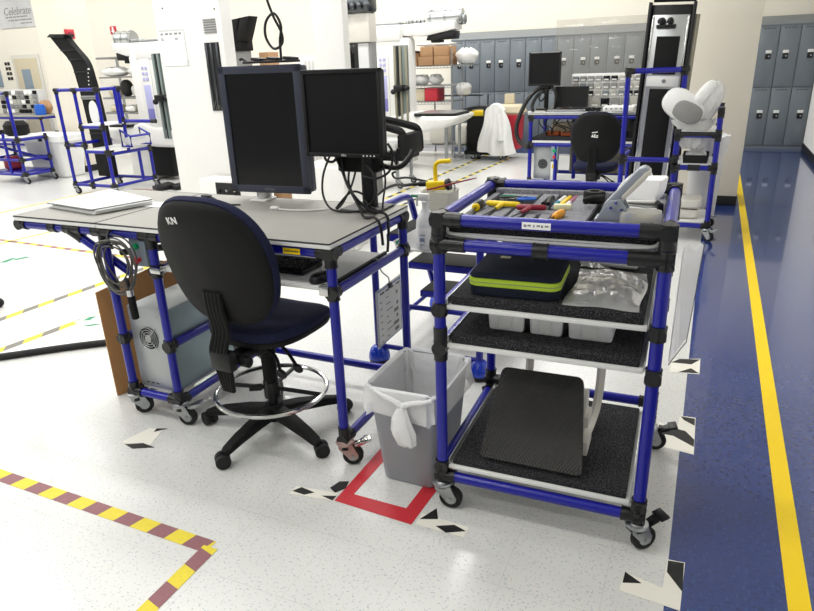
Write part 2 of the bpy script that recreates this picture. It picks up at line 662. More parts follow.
def pillar(x0, x1, y0, y1):
    p = struct(MB().span(x0, x1, y0, y1, 0, 4.3, bev=.012).build('pillar', 'pillar'))
    b = MB().span(x0 - .006, x1 + .006, y0 - .006, y1 + .006, 0, .105, bev=.003).build('pillar_baseboard', 'black_base', p)
    return p
pr1 = pillar(.46, 1.085, 5.8, 6.45)
pl = pillar(-9.33, -8.83, 6.0, 6.62)

# ------------------------------------------------------------------ floor tape
def tape_quad(mb, pts, mi=0, z=.0006):
    t = .0007
    mb.prism([(p[0], p[1]) for p in pts], z, z + t, mi=mi)

def striped(name, label, path, width, period, slant, mats):
    """two-colour diagonal stripe tape along a polyline of floor points"""
    mb = MB()
    for k in range(len(path) - 1):
        a, b = Vector(path[k][:2]), Vector(path[k + 1][:2])
        d = b - a
        L = d.length
        d.normalize()
        n = Vector((-d.y, d.x))
        h = width / 2
        t = -width
        i = 0
        while t < L + width:
            t1 = t + period / 2
            q = []
            for s, tt in ((-1, t), (-1, t1), (1, t1), (1, t)):
                u = min(max(tt + slant * s * h, 0), L)
                q.append(a + d * u + n * (s * h))
            area = abs(sum(q[j].x * q[(j + 1) % 4].y - q[(j + 1) % 4].x * q[j].y for j in range(4)))
            if area > 1e-7:
                t2 = bmesh.new()
                vs = [t2.verts.new((p.x, p.y, .0011 + .0003 * k)) for p in q]
                try:
                    t2.faces.new(vs)
                    mb._merge(t2, Matrix.Identity(4), i % 2)
                except ValueError:
                    t2.free()
            t = t1
            i += 1
    o = mb.build(name, mats, recalc=False)
    for p in o.data.polygons:
        if p.normal.z < 0:
            p.flip()
    return tag(o, label, 'floor tape')

yl = MB().span(1.12, 1.183, -6, 10.6, .0005, .0013).build('yellow_line', 'yellow_paint')
tag(yl, 'solid yellow line running along the glossy blue aisle floor', 'floor line')

striped('striped_tape', 'yellow and magenta striped tape turning a corner on the near white floor',
        [(-2.6, -.50), (-.665, -.515), (-.655, -1.6)], .060, .165, .25, ['tape_yellow', 'tape_purple'])
striped('striped_tape', 'worn yellow and grey striped tape beside the coiled cable, farther of two',
        [(-3.55, .35), (-3.47, 2.2)], .065, .24, .9, ['tape_yellow', 'tape_grey'])
striped('striped_tape', 'worn yellow and grey striped tape nearest the black floor hose',
        [(-3.06, .1), (-2.92, 1.35)], .065, .24, .9, ['tape_yellow', 'tape_grey'])
striped('striped_tape', 'yellow and magenta dashed tape on the floor behind the workbench overhang',
        [(-6.6, 2.29), (-2.2, 2.13)], .05, .20, .0, ['tape_yellow', 'tape_purple'])
striped('striped_tape', 'thin pale yellow tape running away behind the binder on the workbench',
        [(-5.62, 1.9), (-5.4, 3.4)], .04, .3, .3, ['tape_yellow', 'tape_yellow'])
striped('striped_tape', 'thin yellow tape in front of the white tub',
        [(-7.05, 2.4), (-7.1, 4.6)], .04, .3, .3, ['tape_yellow', 'tape_yellow'])
striped('striped_tape', 'yellow and black dotted tape leading to the black cart, left of two',
        [(-2.79, 5.2), (-2.75, 9.2)], .05, .26, .0, ['tape_yellow', 'tape_black'])
striped('striped_tape', 'yellow and black dotted tape leading to the lab coat, right of two',
        [(-2.44, 4.6), (-2.25, 9.0)], .05, .26, .0, ['tape_yellow', 'tape_black'])

mb = MB()
tape_quad(mb, [(-.393, -.132), (-.066, -.148), (-.12, -.072), (-.343, -.070)])
tape_quad(mb, [(-.393, -.132), (-.343, -.070), (-.325, .36), (-.385, .36)])
tape_quad(mb, [(-.066, -.148), (-.04, .36), (-.10, .36), (-.12, -.072)])
tag(mb.build('red_tape_square', 'tape_red'), 'red tape outline on the floor around the grey trash can', 'floor tape')

def marker(label, pieces):
    mb = MB()
    for mi, pts in pieces:
        tape_quad(mb, pts, mi, z=.0009 if mi else .0006)
    tag(mb.build('floor_marker', ['tape_white', 'tape_black', 'tape_green']), label, 'floor marker')

marker('black and cream corner tape on the floor in front of the tool cart', [
    (0, [(-.055, -.14), (.13, -.14), (.13, -.085), (-.055, -.075)]),
    (1, [(.018, -.122), (.064, -.142), (.128, -.108), (.078, -.092)]),
    (1, [(-.05, -.11), (.012, -.085), (-.015, -.03)])])
marker('black and cream corner tape on the floor left of the red tape outline', [
    (0, [(-.58, -.16), (-.40, -.135), (-.40, -.085), (-.58, -.11)]),
    (1, [(-.578, -.142), (-.52, -.145), (-.49, -.118), (-.556, -.108)]),
    (1, [(-.455, -.125), (-.40, -.135), (-.40, -.105)]),
    (1, [(-.45, -.07), (-.415, -.09), (-.39, -.05), (-.40, -.005), (-.435, -.02)])])
marker('black and cream corner tape on the floor below the computer tower', [
    (0, [(-1.50, -.13), (-1.35, -.12), (-1.40, .03), (-1.47, .01)]),
    (1, [(-1.47, -.135), (-1.41, -.15), (-1.325, -.105), (-1.40, -.098)]),
    (1, [(-1.425, -.01), (-1.385, .04), (-1.435, .02)])])
marker('black and cream corner tape where the near white floor meets the blue aisle', [
    (0, [(.655, -.185), (.83, -.20), (.835, .015), (.782, .01), (.776, -.125), (.66, -.10)]),
    (1, [(.66, -.15), (.715, -.13), (.662, -.098)]),
    (1, [(.784, .005), (.832, .012), (.833, -.12), (.784, -.05)])])
marker('black and cream corner tape beside the rear caster of the tool cart', [
    (0, [(.68, .70), (.84, .68), (.838, .995), (.772, .99), (.765, .86), (.69, .90)]),
    (1, [(.69, .875), (.80, .86), (.838, .80), (.838, .74), (.755, .80), (.70, .80)]),
    (1, [(.775, .985), (.835, .985), (.836, .92), (.79, .955)])])
marker('black and cream corner tape below the hanging document sleeve', [
    (0, [(.70, 1.44), (.842, 1.46), (.842, 1.66), (.70, 1.60)]),
    (1, [(.70, 1.56), (.80, 1.57), (.842, 1.65), (.74, 1.62)]),
    (1, [(.74, 1.45), (.842, 1.47), (.80, 1.52)])])
marker('green and cream corner tape on the floor left of the cardboard sheet', [
    (0, [(-2.99, .86), (-2.88, .84), (-2.86, 1.02), (-2.98, 1.05)]),
    (2, [(-2.955, .90), (-2.91, .92), (-2.93, 1.0), (-2.97, .97)]),
    (2, [(-2.87, .835), (-2.83, .84), (-2.78, .90), (-2.82, .89)])])
marker('green corner tape on the floor below the workbench overhang', [
    (2, [(-4.92, 1.68), (-4.86, 1.70), (-4.90, 1.83), (-4.95, 1.82)]),
    (2, [(-4.89, 1.80), (-4.84, 1.78), (-4.80, 1.90), (-4.86, 1.90)])])

# black hose on the floor
mb = MB()
mb.tube(catmull([(-3.5, -.38, .02), (-3.15, .03, .02), (-2.86, .30, .02), (-2.62, .52, .02), (-2.40, .69, .02), (-2.05, .92, .02), (-1.6, 1.15, .02)], 8), .021, n=10)
tag(mb.build('floor_hose', 'rubber'), 'black hose lying on the white floor left of the workbench', 'hose')

# ================================================================== TOOL CART
_before = set(COL.objects)
W, D = .677, .645
cart = thing('tool_cart', 'blue pipe tool cart with foam shelves and a tray of hand tools on top', 'cart', (W / 2, D / 2, 0))
ZT, Z2, ZL, ZB = 1.087, 1.007, 1.018, .135
P4 = [(0, 0), (W, 0), (0, D), (W, D)]
L = []
for x, y in P4:
    L.append(('post', (x, y, .105), (x, y, ZT)))
for z in (ZT, Z2):
    L += [('rail', (0, 0, z), (W, 0, z)), ('rail', (0, D, z), (W, D, z))]
L += [('rail', (0, 0, ZT), (0, D, ZT)), ('rail', (W, 0, ZT), (W, D, ZT))]
for z in (.785, .645, .178):
    L += [('rail', (0, 0, z), (0, D, z)), ('rail', (W, 0, z), (W, D, z))]
L += [('rail', (0, 0, ZB), (W, 0, ZB)), ('rail', (0, D, .215), (W, D, .215))]
J = []
for x, y in P4:
    J += [(x, y, ZT), (x, y, Z2, .026), (x, y, .785, .020), (x, y, .645, .022)]
J += [(0, 0, ZB, .045), (W, 0, ZB, .05), (0, D, .178), (W, D, .178), (0, D, .215), (W, D, .215), (0, 0, .178, .02), (W, 0, .178, .02), (.325, 0, Z2, .02)]
pipes(cart, L, J, half=.046)
MB().cyl((.02, 0, ZT), (.078, 0, ZT), PR + .0042, n=14).build('sleeve', 'black_joint', cart)
MB().cyl((.02, 0, Z2), (.088, 0, Z2), PR + .0042, n=14).build('sleeve', 'black_joint', cart)
MB().cyl((.60, 0, ZT), (.66, 0, ZT), PR + .0042, n=14).build('sleeve', 'black_joint', cart)
MB().cyl((.575, 0, Z2), (.66, 0, Z2), PR + .0042, n=14).build('sleeve', 'black_joint', cart)
MB().cyl((0, 0, .60), (0, 0, .72), PR + .0042, n=14).build('sleeve', 'black_joint', cart)
# rail label with a line of handwriting
mb = MB()
mb.span(.27, .355, -PR - .0012, -PR + .002, ZT - .010, ZT + .010)
lb = mb.build('rail_label', 'paper', cart)
lb['label'] = 'small white handwritten label'
mb = MB()
for i, (a, b) in enumerate([(.276, .284), (.287, .297), (.304, .308), (.314, .324), (.327, .333), (.338, .349)]):
    mb.span(a, b, -PR - .0018, -PR - .001, ZT - .003 + .002 * (i % 2), ZT + .004)
mb.build('lettering', 'text_grey', lb)
# top tray: white board with a rolled lip, foam insert with slots
mb = MB()
mb.span(.024, W - .024, .02, D - .02, ZL + .018, ZL + .024)
mb.tube(catmull([(.022, .024, ZL + .034), (.05, .018, ZL + .018), (.30, .014, ZL + .012), (.60, .016, ZL + .016), (.655, .022, ZL + .032)], 6), .0055, n=8)
mb.build('tray_board', 'white_board', cart)
FZ = 1.066
MB().span(.024, W - .024, .022, D - .022, ZL + .024, FZ - .018, bev=.002).build('foam_base', 'foam', cart)
mb = MB()
ribs = [(.026, .050, .03, .57), (.060, .105, .03, .40), (.117, .162, .03, .40), (.174, .215, .03, .36), (.228, .262, .03, .24), (.276, .31, .03, .24)]
for x0, x1, y0, y1 in ribs:
    mb.span(x0, x1, y0, y1, FZ - .019, FZ, bev=.003)
mb.span(.026, W - .026, D - .055, D - .024, FZ - .019, FZ + .012, bev=.003)
mb.span(.060, .20, .50, .585, FZ - .019, FZ - .004, bev=.003)
mb.span(.215, .275, .36, .585, FZ - .019, FZ, bev=.003)
mb.span(.228, .43, .25, .30, FZ - .019, FZ, bev=.003)
mb.span(.32, .43, .03, .25, FZ - .019, FZ, bev=.003)
mb.span(.345, .43, .30, .585, FZ - .019, FZ, bev=.003)
mb.span(.285, .345, .35, .40, FZ - .019, FZ, bev=.003)
mb.span(.455, .652, .03, .585, FZ - .019, FZ - .002, bev=.003)
mb.build('foam_insert', 'foam_grey', cart)
MB().span(.024, W - .024, .0225, .03, ZL + .018, FZ - .002, bev=.002).build('foam_edge', 'foam', cart)

def shelf(name, z, foam_t, y1):
    s = MB()
    s.span(.024, W - .03, -.006, y1, z - .015, z, bev=.003)
    so = s.build(name, 'white_board', cart)
    MB().span(.036, W - .042, .004, y1 - .01, z, z + foam_t, bev=.004).build('foam_liner', 'foam', so)
    for x in (.026, W - .028):
        MB().box((x, y1 / 2, z + .008), (.004, y1, .034), bev=.001).build('edge_channel', 'alu', so)
    return so
shelf('shelf', .802, .03, D - .02)
shelf('shelf', .664, .028, D - .02)
shelf('shelf', .186, .018, D - .03)
MB().span(.05, W - .03, D - .045, D - .03, .835, .90, bev=.003).build('foam_backstop', 'foam_grey', cart)
mb = MB()
mb.cyl((.12, D, .885), (W, D, .885), PR + .003, n=14)
mb.build('rail', 'black_joint', cart)
caster(cart, 0, 0, .1, .128)
caster(cart, W, 0, .7, .128, brake='black')
caster(cart, 0, D, 2.0, .128, brake='black')
caster(cart, W, D, .2, .128, brake='black')

# ---------------- things in the tray
def screwdriver(label, tip, end, r, mh, mc=None, bend=0):
    t = thing('screwdriver', label, 'screwdriver', end)
    a, b = Vector(tip), Vector(end)
    d = (b - a).normalized()
    Lh = .075
    h0 = b - d * Lh
    mb = MB()
    prof = [(0, .55), (.08, .8), (.2, .7), (.3, 1), (.75, 1), (.92, .85), (1, .45)]
    mb.tube([h0 + d * (Lh * q) for q, _ in prof], [r * w for _, w in prof], n=12)
    mb.build('handle', mh, t)
    MB().cyl(a, h0 + d * .002, .0032, n=8).build('shaft', 'tool_steel', t)
    if mc:
        MB().tube([h0 - d * .004, h0 + d * .002, h0 + d * .012], [r * .7, r * .95, r * .8], n=12).build('collar', mc, t)
    return t
screwdriver('black handled screwdriver with yellow collar lying along the left rail of the tray', (.055, .09, 1.072), (.052, .30, 1.083), .0155, 'black', 'yellow')
screwdriver('amber handled screwdriver in the front middle of the tool tray', (.30, .05, 1.066), (.348, .235, 1.078), .0135, 'orange', None)

def t_handle(label, bar0, bar1, tip, m):
    t = thing('t_handle_key', label, 'hex key', tuple((Vector(bar0) + Vector(bar1)) / 2))
    a, b, c = Vector(bar0), Vector(bar1), Vector(tip)
    mid = (a + b) / 2
    MB().tube([a, a + (b - a) * .06, a + (b - a) * .5, a + (b - a) * .94, b], [.006, .010, .0105, .010, .006], n=10).build('handle', m, t)
    mb = MB()
    mb.cyl(mid, mid + (c - mid) * .3, .009, .006, n=10)
    mb.build('hub', m, t)
    MB().cyl(mid + (c - mid) * .2, c, .003, n=8).build('shaft', 'tool_steel', t)
t_handle('yellow T handled hex key lying in the tray slots', (.066, .315, 1.078), (.188, .308, 1.078), (.092, .11, 1.068), 'yellow')
t_handle('dark red T handled hex key lying beside the yellow one', (.186, .262, 1.08), (.285, .272, 1.08), (.170, .05, 1.068), 'red_dark')

def pliers(label, pivot, ang, m, n2, k=.62):
    t = thing('pliers', label, 'pliers', pivot, ang)
    t.scale = (k, k, k)
    jaw = MB()
    for s in (-1, 1):
        jaw.prism([(-.005, s * .002), (.0, s * .011), (.018, s * .012), (.048, s * .003), (.048, s * .0005)], -.005, .005, bev=.001)
    jaw.lathe([(.010, -.006), (.011, 0), (.010, .007)], n=14)
    jaw.build('jaws', 'tool_steel', t, world=False)
    for s in (-1, 1):
        pts = catmull([(-.004, s * .006, 0), (-.04, s * .022, 0), (-.08, s * .024, 0), (-.115, s * .014, 0)], 5)
        MB().tube(pts, .0065, n=8).build('grip', m if s > 0 else n2, t, world=False)
pliers('green handled pliers at the back of the tool tray', (.150, .455, 1.076), .12, 'green', 'black')
pliers('bright blue handled cutters beside the green pliers', (.150, .405, 1.078), 3.45, 'bluegrip', 'bluegrip')

def marker_pen(label, a, b, m, mcap):
    t = thing('marker_pen', label, 'marker', a, group=None)
    a, b = Vector(a), Vector(b)
    d = b - a
    MB().tube([a + d * .3, a + d * .32, a + d * .97, b], [.0078, .0085, .0085, .006], n=12).build('barrel', m, t)
    MB().tube([a, a + d * .04, a + d * .33], [.006, .0088, .0092], n=12).build('cap', mcap, t)
zz = FZ - .006
marker_pen('white barrelled marker with teal cap in the tool tray', (.288, .405, zz), (.30, .56, zz), 'white', 'cyan')
marker_pen('yellow marker pen in the tool tray', (.309, .405, zz), (.318, .565, zz), 'yellow', 'yellow')
marker_pen('mauve marker pen with white cap beside the yellow marker', (.330, .40, zz), (.339, .57, zz), 'pink', 'white')
t = thing('side_cutters', 'small black cutters lying left of the teal capped marker', 'cutters', (.268, .44, FZ + .012))
MB().tube(catmull([(.255, .37, FZ + .006), (.262, .43, FZ + .012), (.268, .48, FZ + .008)], 4), .008, n=8).build('grip', 'black', t)
MB().tube(catmull([(.272, .37, FZ + .006), (.268, .43, FZ + .012), (.266, .48, FZ + .008)], 4), .008, n=8).build('grip', 'black', t)
MB().prism([(.258, .48), (.276, .48), (.27, .51), (.264, .51)], FZ + .003, FZ + .013).build('jaws', 'tool_steel', t)
tag(MB().box((.33, .325, FZ + .009), (.058, .022, .018), rot=(0, 0, .12), bev=.003).build('cream_block', 'eraser'),
    'cream rectangular block lying in front of the marker pens', 'block')
# black cable clamp / grip
t = thing('tape_roll', 'black puck shaped roll lying behind the big grey lever', 'tape roll', (.42, .45, FZ))
mb = MB()
mb.lathe([(.018, 0), (.036, 0), (.038, .004), (.038, .034), (.034, .040), (.018, .040), (.016, .034), (.016, .004)], at=(.415, .47, FZ), n=28)
mb.build('roll', 'black_soft', t)
MB().tube(catmull([(.40, .38, FZ + .02), (.405, .36, FZ + .03), (.43, .36, FZ + .034), (.45, .40, FZ + .03)], 5), .012, n=8).build('tail', 'black_soft', t)

# big grey lever (hand punch)
t = thing('lever_punch', 'large grey metal hand lever rising from the right side of the tool tray', 'punch', (.50, .20, FZ))
mb = MB()
mb.span(.455, .62, .165, .235, FZ - .002, FZ + .012, bev=.003)
mb.prism([(.46, FZ + .01), (.545, FZ + .01), (.552, FZ + .04), (.53, FZ + .075), (.497, FZ + .068), (.478, FZ + .04)], -.24, -.232, mx=Matrix.Rotation(PI / 2, 4, 'X'), bev=.0015)
mb.prism([(.46, FZ + .01), (.545, FZ + .01), (.552, FZ + .04), (.53, FZ + .075), (.497, FZ + .068), (.478, FZ + .04)], -.168, -.160, mx=Matrix.Rotation(PI / 2, 4, 'X'), bev=.0015)
mb.build('base', 'punch', t)
mb = MB()
arm = [(.472, FZ + .030), (.492, FZ + .022), (.510, FZ + .042), (.592, FZ + .136), (.605, FZ + .154), (.603, FZ + .166), (.588, FZ + .173), (.572, FZ + .166), (.478, FZ + .054)]
mb.prism(arm, -.226, -.174, mx=Matrix.Rotation(PI / 2, 4, 'X'), bev=.006)
mb.build('lever_arm', 'punch', t)
mb = MB()
edge = [(.534, FZ + .066), (.594, FZ + .134), (.607, FZ + .152), (.605, FZ + .163), (.592, FZ + .156), (.530, FZ + .082)]
mb.prism(edge, -.230, -.170, mx=Matrix.Rotation(PI / 2, 4, 'X'), bev=.003)
mb.build('grip_edge', 'punch_light', t)
mb = MB()
for x, z in ((.503, FZ + .050), (.517, FZ + .066), (.535, FZ + .045)):
    mb.cyl((x, .150, z), (x, .25, z), .0045, n=10)
mb.build('rivet', 'chrome', t)

# clear plastic parts case
t = thing('parts_case', 'cloudy clear plastic parts case right of the grey lever', 'case', (.59, .19, FZ))
mb = MB()
o = rrect(.062, .042, .03, 5)
mb.pad(o, [(.94, 0), (1, .006), (1, .030), (.93, .040), (.0001, .041)], mx=Matrix.Translation((.592, .175, FZ)))
mb.build('shell', 'clear_box', t)
MB().span(.548, .562, .15, .20, FZ + .012, FZ + .034, bev=.003).build('label_strip', 'bluegrip', t)['label'] = 'pale blue label'
MB().span(.575, .625, .16, .20, FZ + .010, FZ + .028, bev=.006).build('insert', 'beige', t)
# papers, folded leads
t = thing('folded_paper', 'crumpled white folded paper bag standing behind the clear parts case', 'paper', (.57, .42, FZ))
mb = MB()
mb.pad(rrect(.062, .050, .008, 3), [(.98, .03), (1, .035), (1.02, .06), (.93, .098), (.88, .10), (.0001, .10)], mx=Matrix.Translation((.572, .415, FZ)) @ Matrix.Rotation(-.2, 4, 'Z'),
       fn=lambda u, v, w: (u + .25 * (w - .04), v + .1 * w, w + .008 * math.sin(40 * u) * (w > .05) - .1 * u * (w > .05)))
mb.build('sheet', 'paper', t)
t = thing('cable_bundle', 'flat folded grey and white leads under the white paper', 'cable', (.59, .36, FZ))
for i in range(5):
    MB().tube(catmull([(.515, .30 + .01 * i, FZ + .008 + .006 * i), (.55, .295 + .01 * i, FZ + .014 + .005 * i), (.60, .30 + .012 * i, FZ + .008 + .006 * i), (.640, .325 + .012 * i, FZ + .008 + .005 * i)], 5), .006, n=8).build('lead', ['cable_grey', 'white', 'steel', 'cable_grey', 'white'][i], t)
MB().box((.632, .35, FZ + .018), (.02, .06, .034), bev=.004, rot=(0, 0, .3)).build('plug', 'black', t)
mb = MB().tube(catmull([(.505, .33, FZ + .01), (.50, .40, FZ + .06), (.535, .45, FZ + .10), (.58, .47, FZ + .118), (.60, .475, FZ + .095), (.604, .47, FZ + .07)], 7), .004, n=8)
tag(mb.build('white_lead', 'cable_white'), 'thin white lead arching over the white paper in the tool tray', 'cable')

# ---------------- shelf contents
t = thing('zip_case', 'dark navy zipped case with a lime green band on the upper cart shelf', 'case', (.24, .15, .832))
cx, cy = .230, .158
o = rrect(.148, .128, .034, 6)
mx = Matrix.Translation((cx, cy, .832)) @ Matrix.Rotation(.03, 4, 'Z')
MB().pad(o, [(.9, 0), (.97, .004), (.985, .012), (.985, .034), (.97, .036)], mx=mx).build('lower_shell', 'case_fabric', t)
MB().pad(o, [(.97, .034), (1.0, .037), (1.005, .044), (1.005, .052), (1.0, .060), (.97, .063)], mx=mx).build('zip_band', 'lime', t)
MB().pad(o, [(.97, .061), (.995, .064), (.985, .071), (.93, .079), (.7, .082), (.0001, .083)], mx=mx).build('lid', 'case_fabric', t)
MB().box((cx - .065, cy + .055, .832 + .083), (.034, .02, .003), bev=.001).build('badge', 'beige', t)
mb = MB()
n = len(o)
ring = [mx @ Vector((u * 1.0075, v * 1.0075, .0485)) for u, v in o]
mb.tube(ring, .0012, n=6, closed=True)
mb.build('zip', 'olive', t)

def foil_bag(name, label, x0, x1, y0, y1, z, h, sd):
    random.seed(sd)
    ph = [random.random() * 6 for _ in range(6)]
    def f(a, b, top):
        u, v = a * 2 - 1, b * 2 - 1
        e = (1 - abs(u) ** 4) * (1 - abs(v) ** 4)
        wv = .004 * math.sin(9 * a + ph[0] + 3 * b) + .003 * math.sin(17 * b + ph[1] + 5 * a) + .002 * math.sin(31 * a + 13 * b + ph[2])
        x = x0 + (x1 - x0) * a + .006 * math.sin(7 * b + ph[3])
        y = y0 + (y1 - y0) * b + .006 * math.sin(8 * a + ph[4])
        return (x, y, z + .002 + (e * (h + wv) if top else 0))
    mb = MB()
    mb.grid(lambda a, b: f(a, b, True), 36, 36)
    mb.grid(lambda a, b: f(a, b, False), 36, 36)
    return tag(mb.build(name, 'film'), label, 'plastic bag')
foil_bag('plastic_bag', 'flat clear plastic bag of parts right of the navy case', .395, .622, .03, .42, .832, .02, 3)
foil_bag('plastic_bag', 'crumpled clear plastic bag tucked behind the navy case', .38, .48, .44, .56, .832, .045, 4)
tag(MB().box((.50, .47, .85), (.17, .06, .03), bev=.012, rot=(0, 0, -.05)).build('foil_pouch', 'film'), 'rolled clear pouch at the back of the upper cart shelf', 'plastic pouch')

t = thing('parts_bin', 'white three compartment plastic bin on the middle cart shelf', 'bin', (.33, .20, .692))
ZS = .692
for x0, x1, nm in ((.135, .262, 'compartment'), (.276, .388, 'compartment'), (.402, .548, 'compartment')):
    mb = MB()
    cx_, hw = (x0 + x1) / 2, (x1 - x0) / 2
    mb.rings([[(cx_ + u, .22 + v, ZS + z) for u, v in rrect(hw * s, .13 * s, .012, 3)] for s, z in ((.92, .001), (.94, .006), (1, .090), (.96, .090), (.88, .01), (.5, .009))])
    c = mb.build(nm, 'white_sheet', t)
    MB().prism([(cx_ - hw * .30, ZS + .012), (cx_ + hw * .30, ZS + .012), (cx_ + hw * .42, ZS + .075), (cx_ - hw * .42, ZS + .075)], -.0975 , -.088, mx=Matrix.Rotation(PI / 2, 4, 'X')).build('recess', 'white_board', c)
for x in (.269, .395):
    MB().span(x - .006, x + .006, .105, .33, ZS, ZS + .08, bev=.002).build('divider', 'black', t)

# footrest on the bottom shelf
t = thing('footrest', 'black ribbed footrest board on a grey frame on the bottom cart shelf', 'footrest', (.3, .2, .204))
bl, br_, tr, tl = Vector((.128, .03, .222)), Vector((.490, .026, .222)), Vector((.448, .255, .478)), Vector((.152, .255, .478))
mxf = frame_mx(bl, br_ - bl, tl - bl)
inv = mxf.inverted()
poly = [(inv @ p).xy for p in (bl, br_, tr, tl)]
def round_poly(poly, r, n=5):
    out = []
    k = len(poly)
    for i in range(k):
        p, a, b = Vector(poly[i]), Vector(poly[i - 1]), Vector(poly[(i + 1) % k])
        d0, d1 = (a - p).normalized(), (b - p).normalized()
        for j in range(n + 1):
            s = j / n
            out.append(((p + d0 * r) * (1 - s) ** 2 + p * 2 * s * (1 - s) + (p + d1 * r) * s ** 2))
    return out
mb = MB()
mb.prism(round_poly(poly, .025), -.012, .006, bev=.003)
fo = mb.build('foot_board', 'ribbed', t, world=False)
fo.data.transform(WM[t].inverted() @ mxf)
for x in (.205, .482):
    mb = MB()
    mb.tube(catmull([(x - .02, .30, .214), (x - .012, .40, .225), (x - .002, .445, .27), (x + .004, .455, .35), (x + .006, .46, .46), (x + .006, .44, .56)], 6), .017, n=4)
    mb.build('upright', 'offwhite', t)
mb = MB()
mb.span(.40, .466, .235, .30, .204, .42, bev=.008)
mb.span(.40, .478, .215, .30, .30, .345, bev=.004)
mb.span(.40, .484, .18, .30, .206, .262, bev=.004)
mb.span(.18, .40, .20, .30, .204, .26, bev=.008)
mb.build('frame', 'offwhite', t)

# hanging document sleeve on the right of the cart
t = thing('document_sleeve', 'clear plastic sleeve of white papers hanging on the right side of the cart', 'document sleeve', (W + .06, .25, .65))
S = [Vector((.722, .25, .995)), Vector((.786, .25, .957)), Vector((.766, .25, .637)), Vector((.716, .25, .65))]
def sl(off, k):
    def f(a, b):
        top = S[0].lerp(S[1], a)
        bot = S[3].lerp(S[2], a)
        p = bot.lerp(top, b)
        c = (S[0] + S[1] + S[2] + S[3]) / 4
        p = c + (p - c) * k
        return (p.x, p.y + .22 * (a - .5) + off + .012 * math.sin(3 * b + 2 * a) + .10 * (b - .5), p.z + .012 * math.sin(9 * a) * b)
    return f
mb = MB()
mb.grid(sl(-.004, 1), 10, 16, thick=.001)
mb.build('cover', 'sleeve', t)
mb = MB()
mb.grid(sl(.004, .94), 10, 16, thick=.004)
mb.build('papers', 'white_sheet', t)
def edge(b_, a0, a1):
    return [Vector(sl(-.006, 1)(a0 + (a1 - a0) * i / 8, b_)) for i in range(9)]
mb = MB()
mb.tube(edge(0, 0, 1), .0016, n=6)
mb.tube([Vector(sl(-.006, 1)(1, i / 12)) for i in range(13)], .0014, n=6)
mb.build('edge_seam', 'cable_grey', t)
MB().tube(catmull([(.70, .16, .99), (.70, .13, 1.03), (W + .01, .12, ZT - .02)], 5), .002, n=6).build('hook', 'steel', t)

# the cart and all it carries stand turned a little on the floor
_q = Matrix.Rotation(.030, 4, 'Z')
for o in list(COL.objects):
    if o not in _before and o.parent is None:
        o.location = _q @ o.location
        o.rotation_euler.z += .030

# ================================================================== TRASH CAN
t = thing('trash_can', 'grey rectangular wastebasket with a white liner standing on the red tape outline', 'trash can', (-.175, .21, 0))
def ring_rr(cx, cy, hw, hd, r, z, n=6):
    return [(cx + u, cy + v, z) for u, v in rrect(hw, hd, r, n)]
mb = MB()
H = .415
secs = [(.108, .138, .001), (.112, .142, .006), (.143, .180, H), (.147, .184, H), (.147, .184, H + .008), (.139, .176, H + .008), (.110, .140, .012)]
mb.rings([ring_rr(-.175, .21, a, b, .035, z) for a, b, z in secs])
mb.build('bin', 'can', t)
mb = MB()
N = 4 * 9
rings = []
for k, (e, z, amp) in enumerate([(.016, H - .095, .011), (.014, H - .06, .008), (.012, H - .02, .006), (.010, H + .012, .004), (.002, H + .016, .003), (-.008, H + .005, .004), (-.018, H - .08, .007), (-.034, H - .22, .010), (-.05, .06, .010)]):
    ring = []
    base = rrect(.145 + e, .182 + e, .037 + max(e, 0), 8)
    for i, (u, v) in enumerate(base):
        w = math.sin(i * 1.9 + k * .8) * .6 + math.sin(i * .9 + k * 1.7) * .5
        kk = 1 + amp * w / .15
        front = 1 if v < -.1 else 0
        zz_ = z + (amp * 1.2 * math.sin(i * 1.3 + k)) - (.025 * math.exp(-((u + .02) / .08) ** 2) if (k == 0 and front) else 0)
        ring.append((-.175 + u * kk, .21 + v * kk, zz_))
    rings.append(ring)
mb.rings(rings, cap0=False, cap1=True)
mb.build('liner', 'liner', t)
# gathered knot and drooping tail of the liner
mb = MB()
kx, ky, kz = -.155, .006, H - .030
pts = [(kx, ky, kz), (kx, ky - .012, kz - .01), (kx - .002, ky - .020, kz - .050), (kx + .006, ky - .022, kz - .100), (kx + .016, ky - .016, kz - .150), (kx + .018, ky - .010, kz - .165)]
rad = [.010, .018, .034, .047, .036, .008]
rr = []
for p, r in zip(pts, rad):
    rr.append([(p[0] + r * math.cos(2 * PI * j / 28) * (1 + .13 * math.sin(5 * 2 * PI * j / 28)), p[1] + .42 * r * math.sin(2 * PI * j / 28), p[2] + .004 * math.sin(3 * 2 * PI * j / 28)) for j in range(28)])
mb.rings(rr)
for s in (-1, 1):
    mb.tube(catmull([(kx, ky - .004, kz), (kx + s * .035, ky - .006, kz + .018), (kx + s * .08, ky - .003, kz + .03), (kx + s * .115, ky + .003, kz + .042)], 5), [.012] * 4 + [.010] * 6 + [.007] * 6, n=8)
mb.build('liner_knot', 'liner_thick', t)

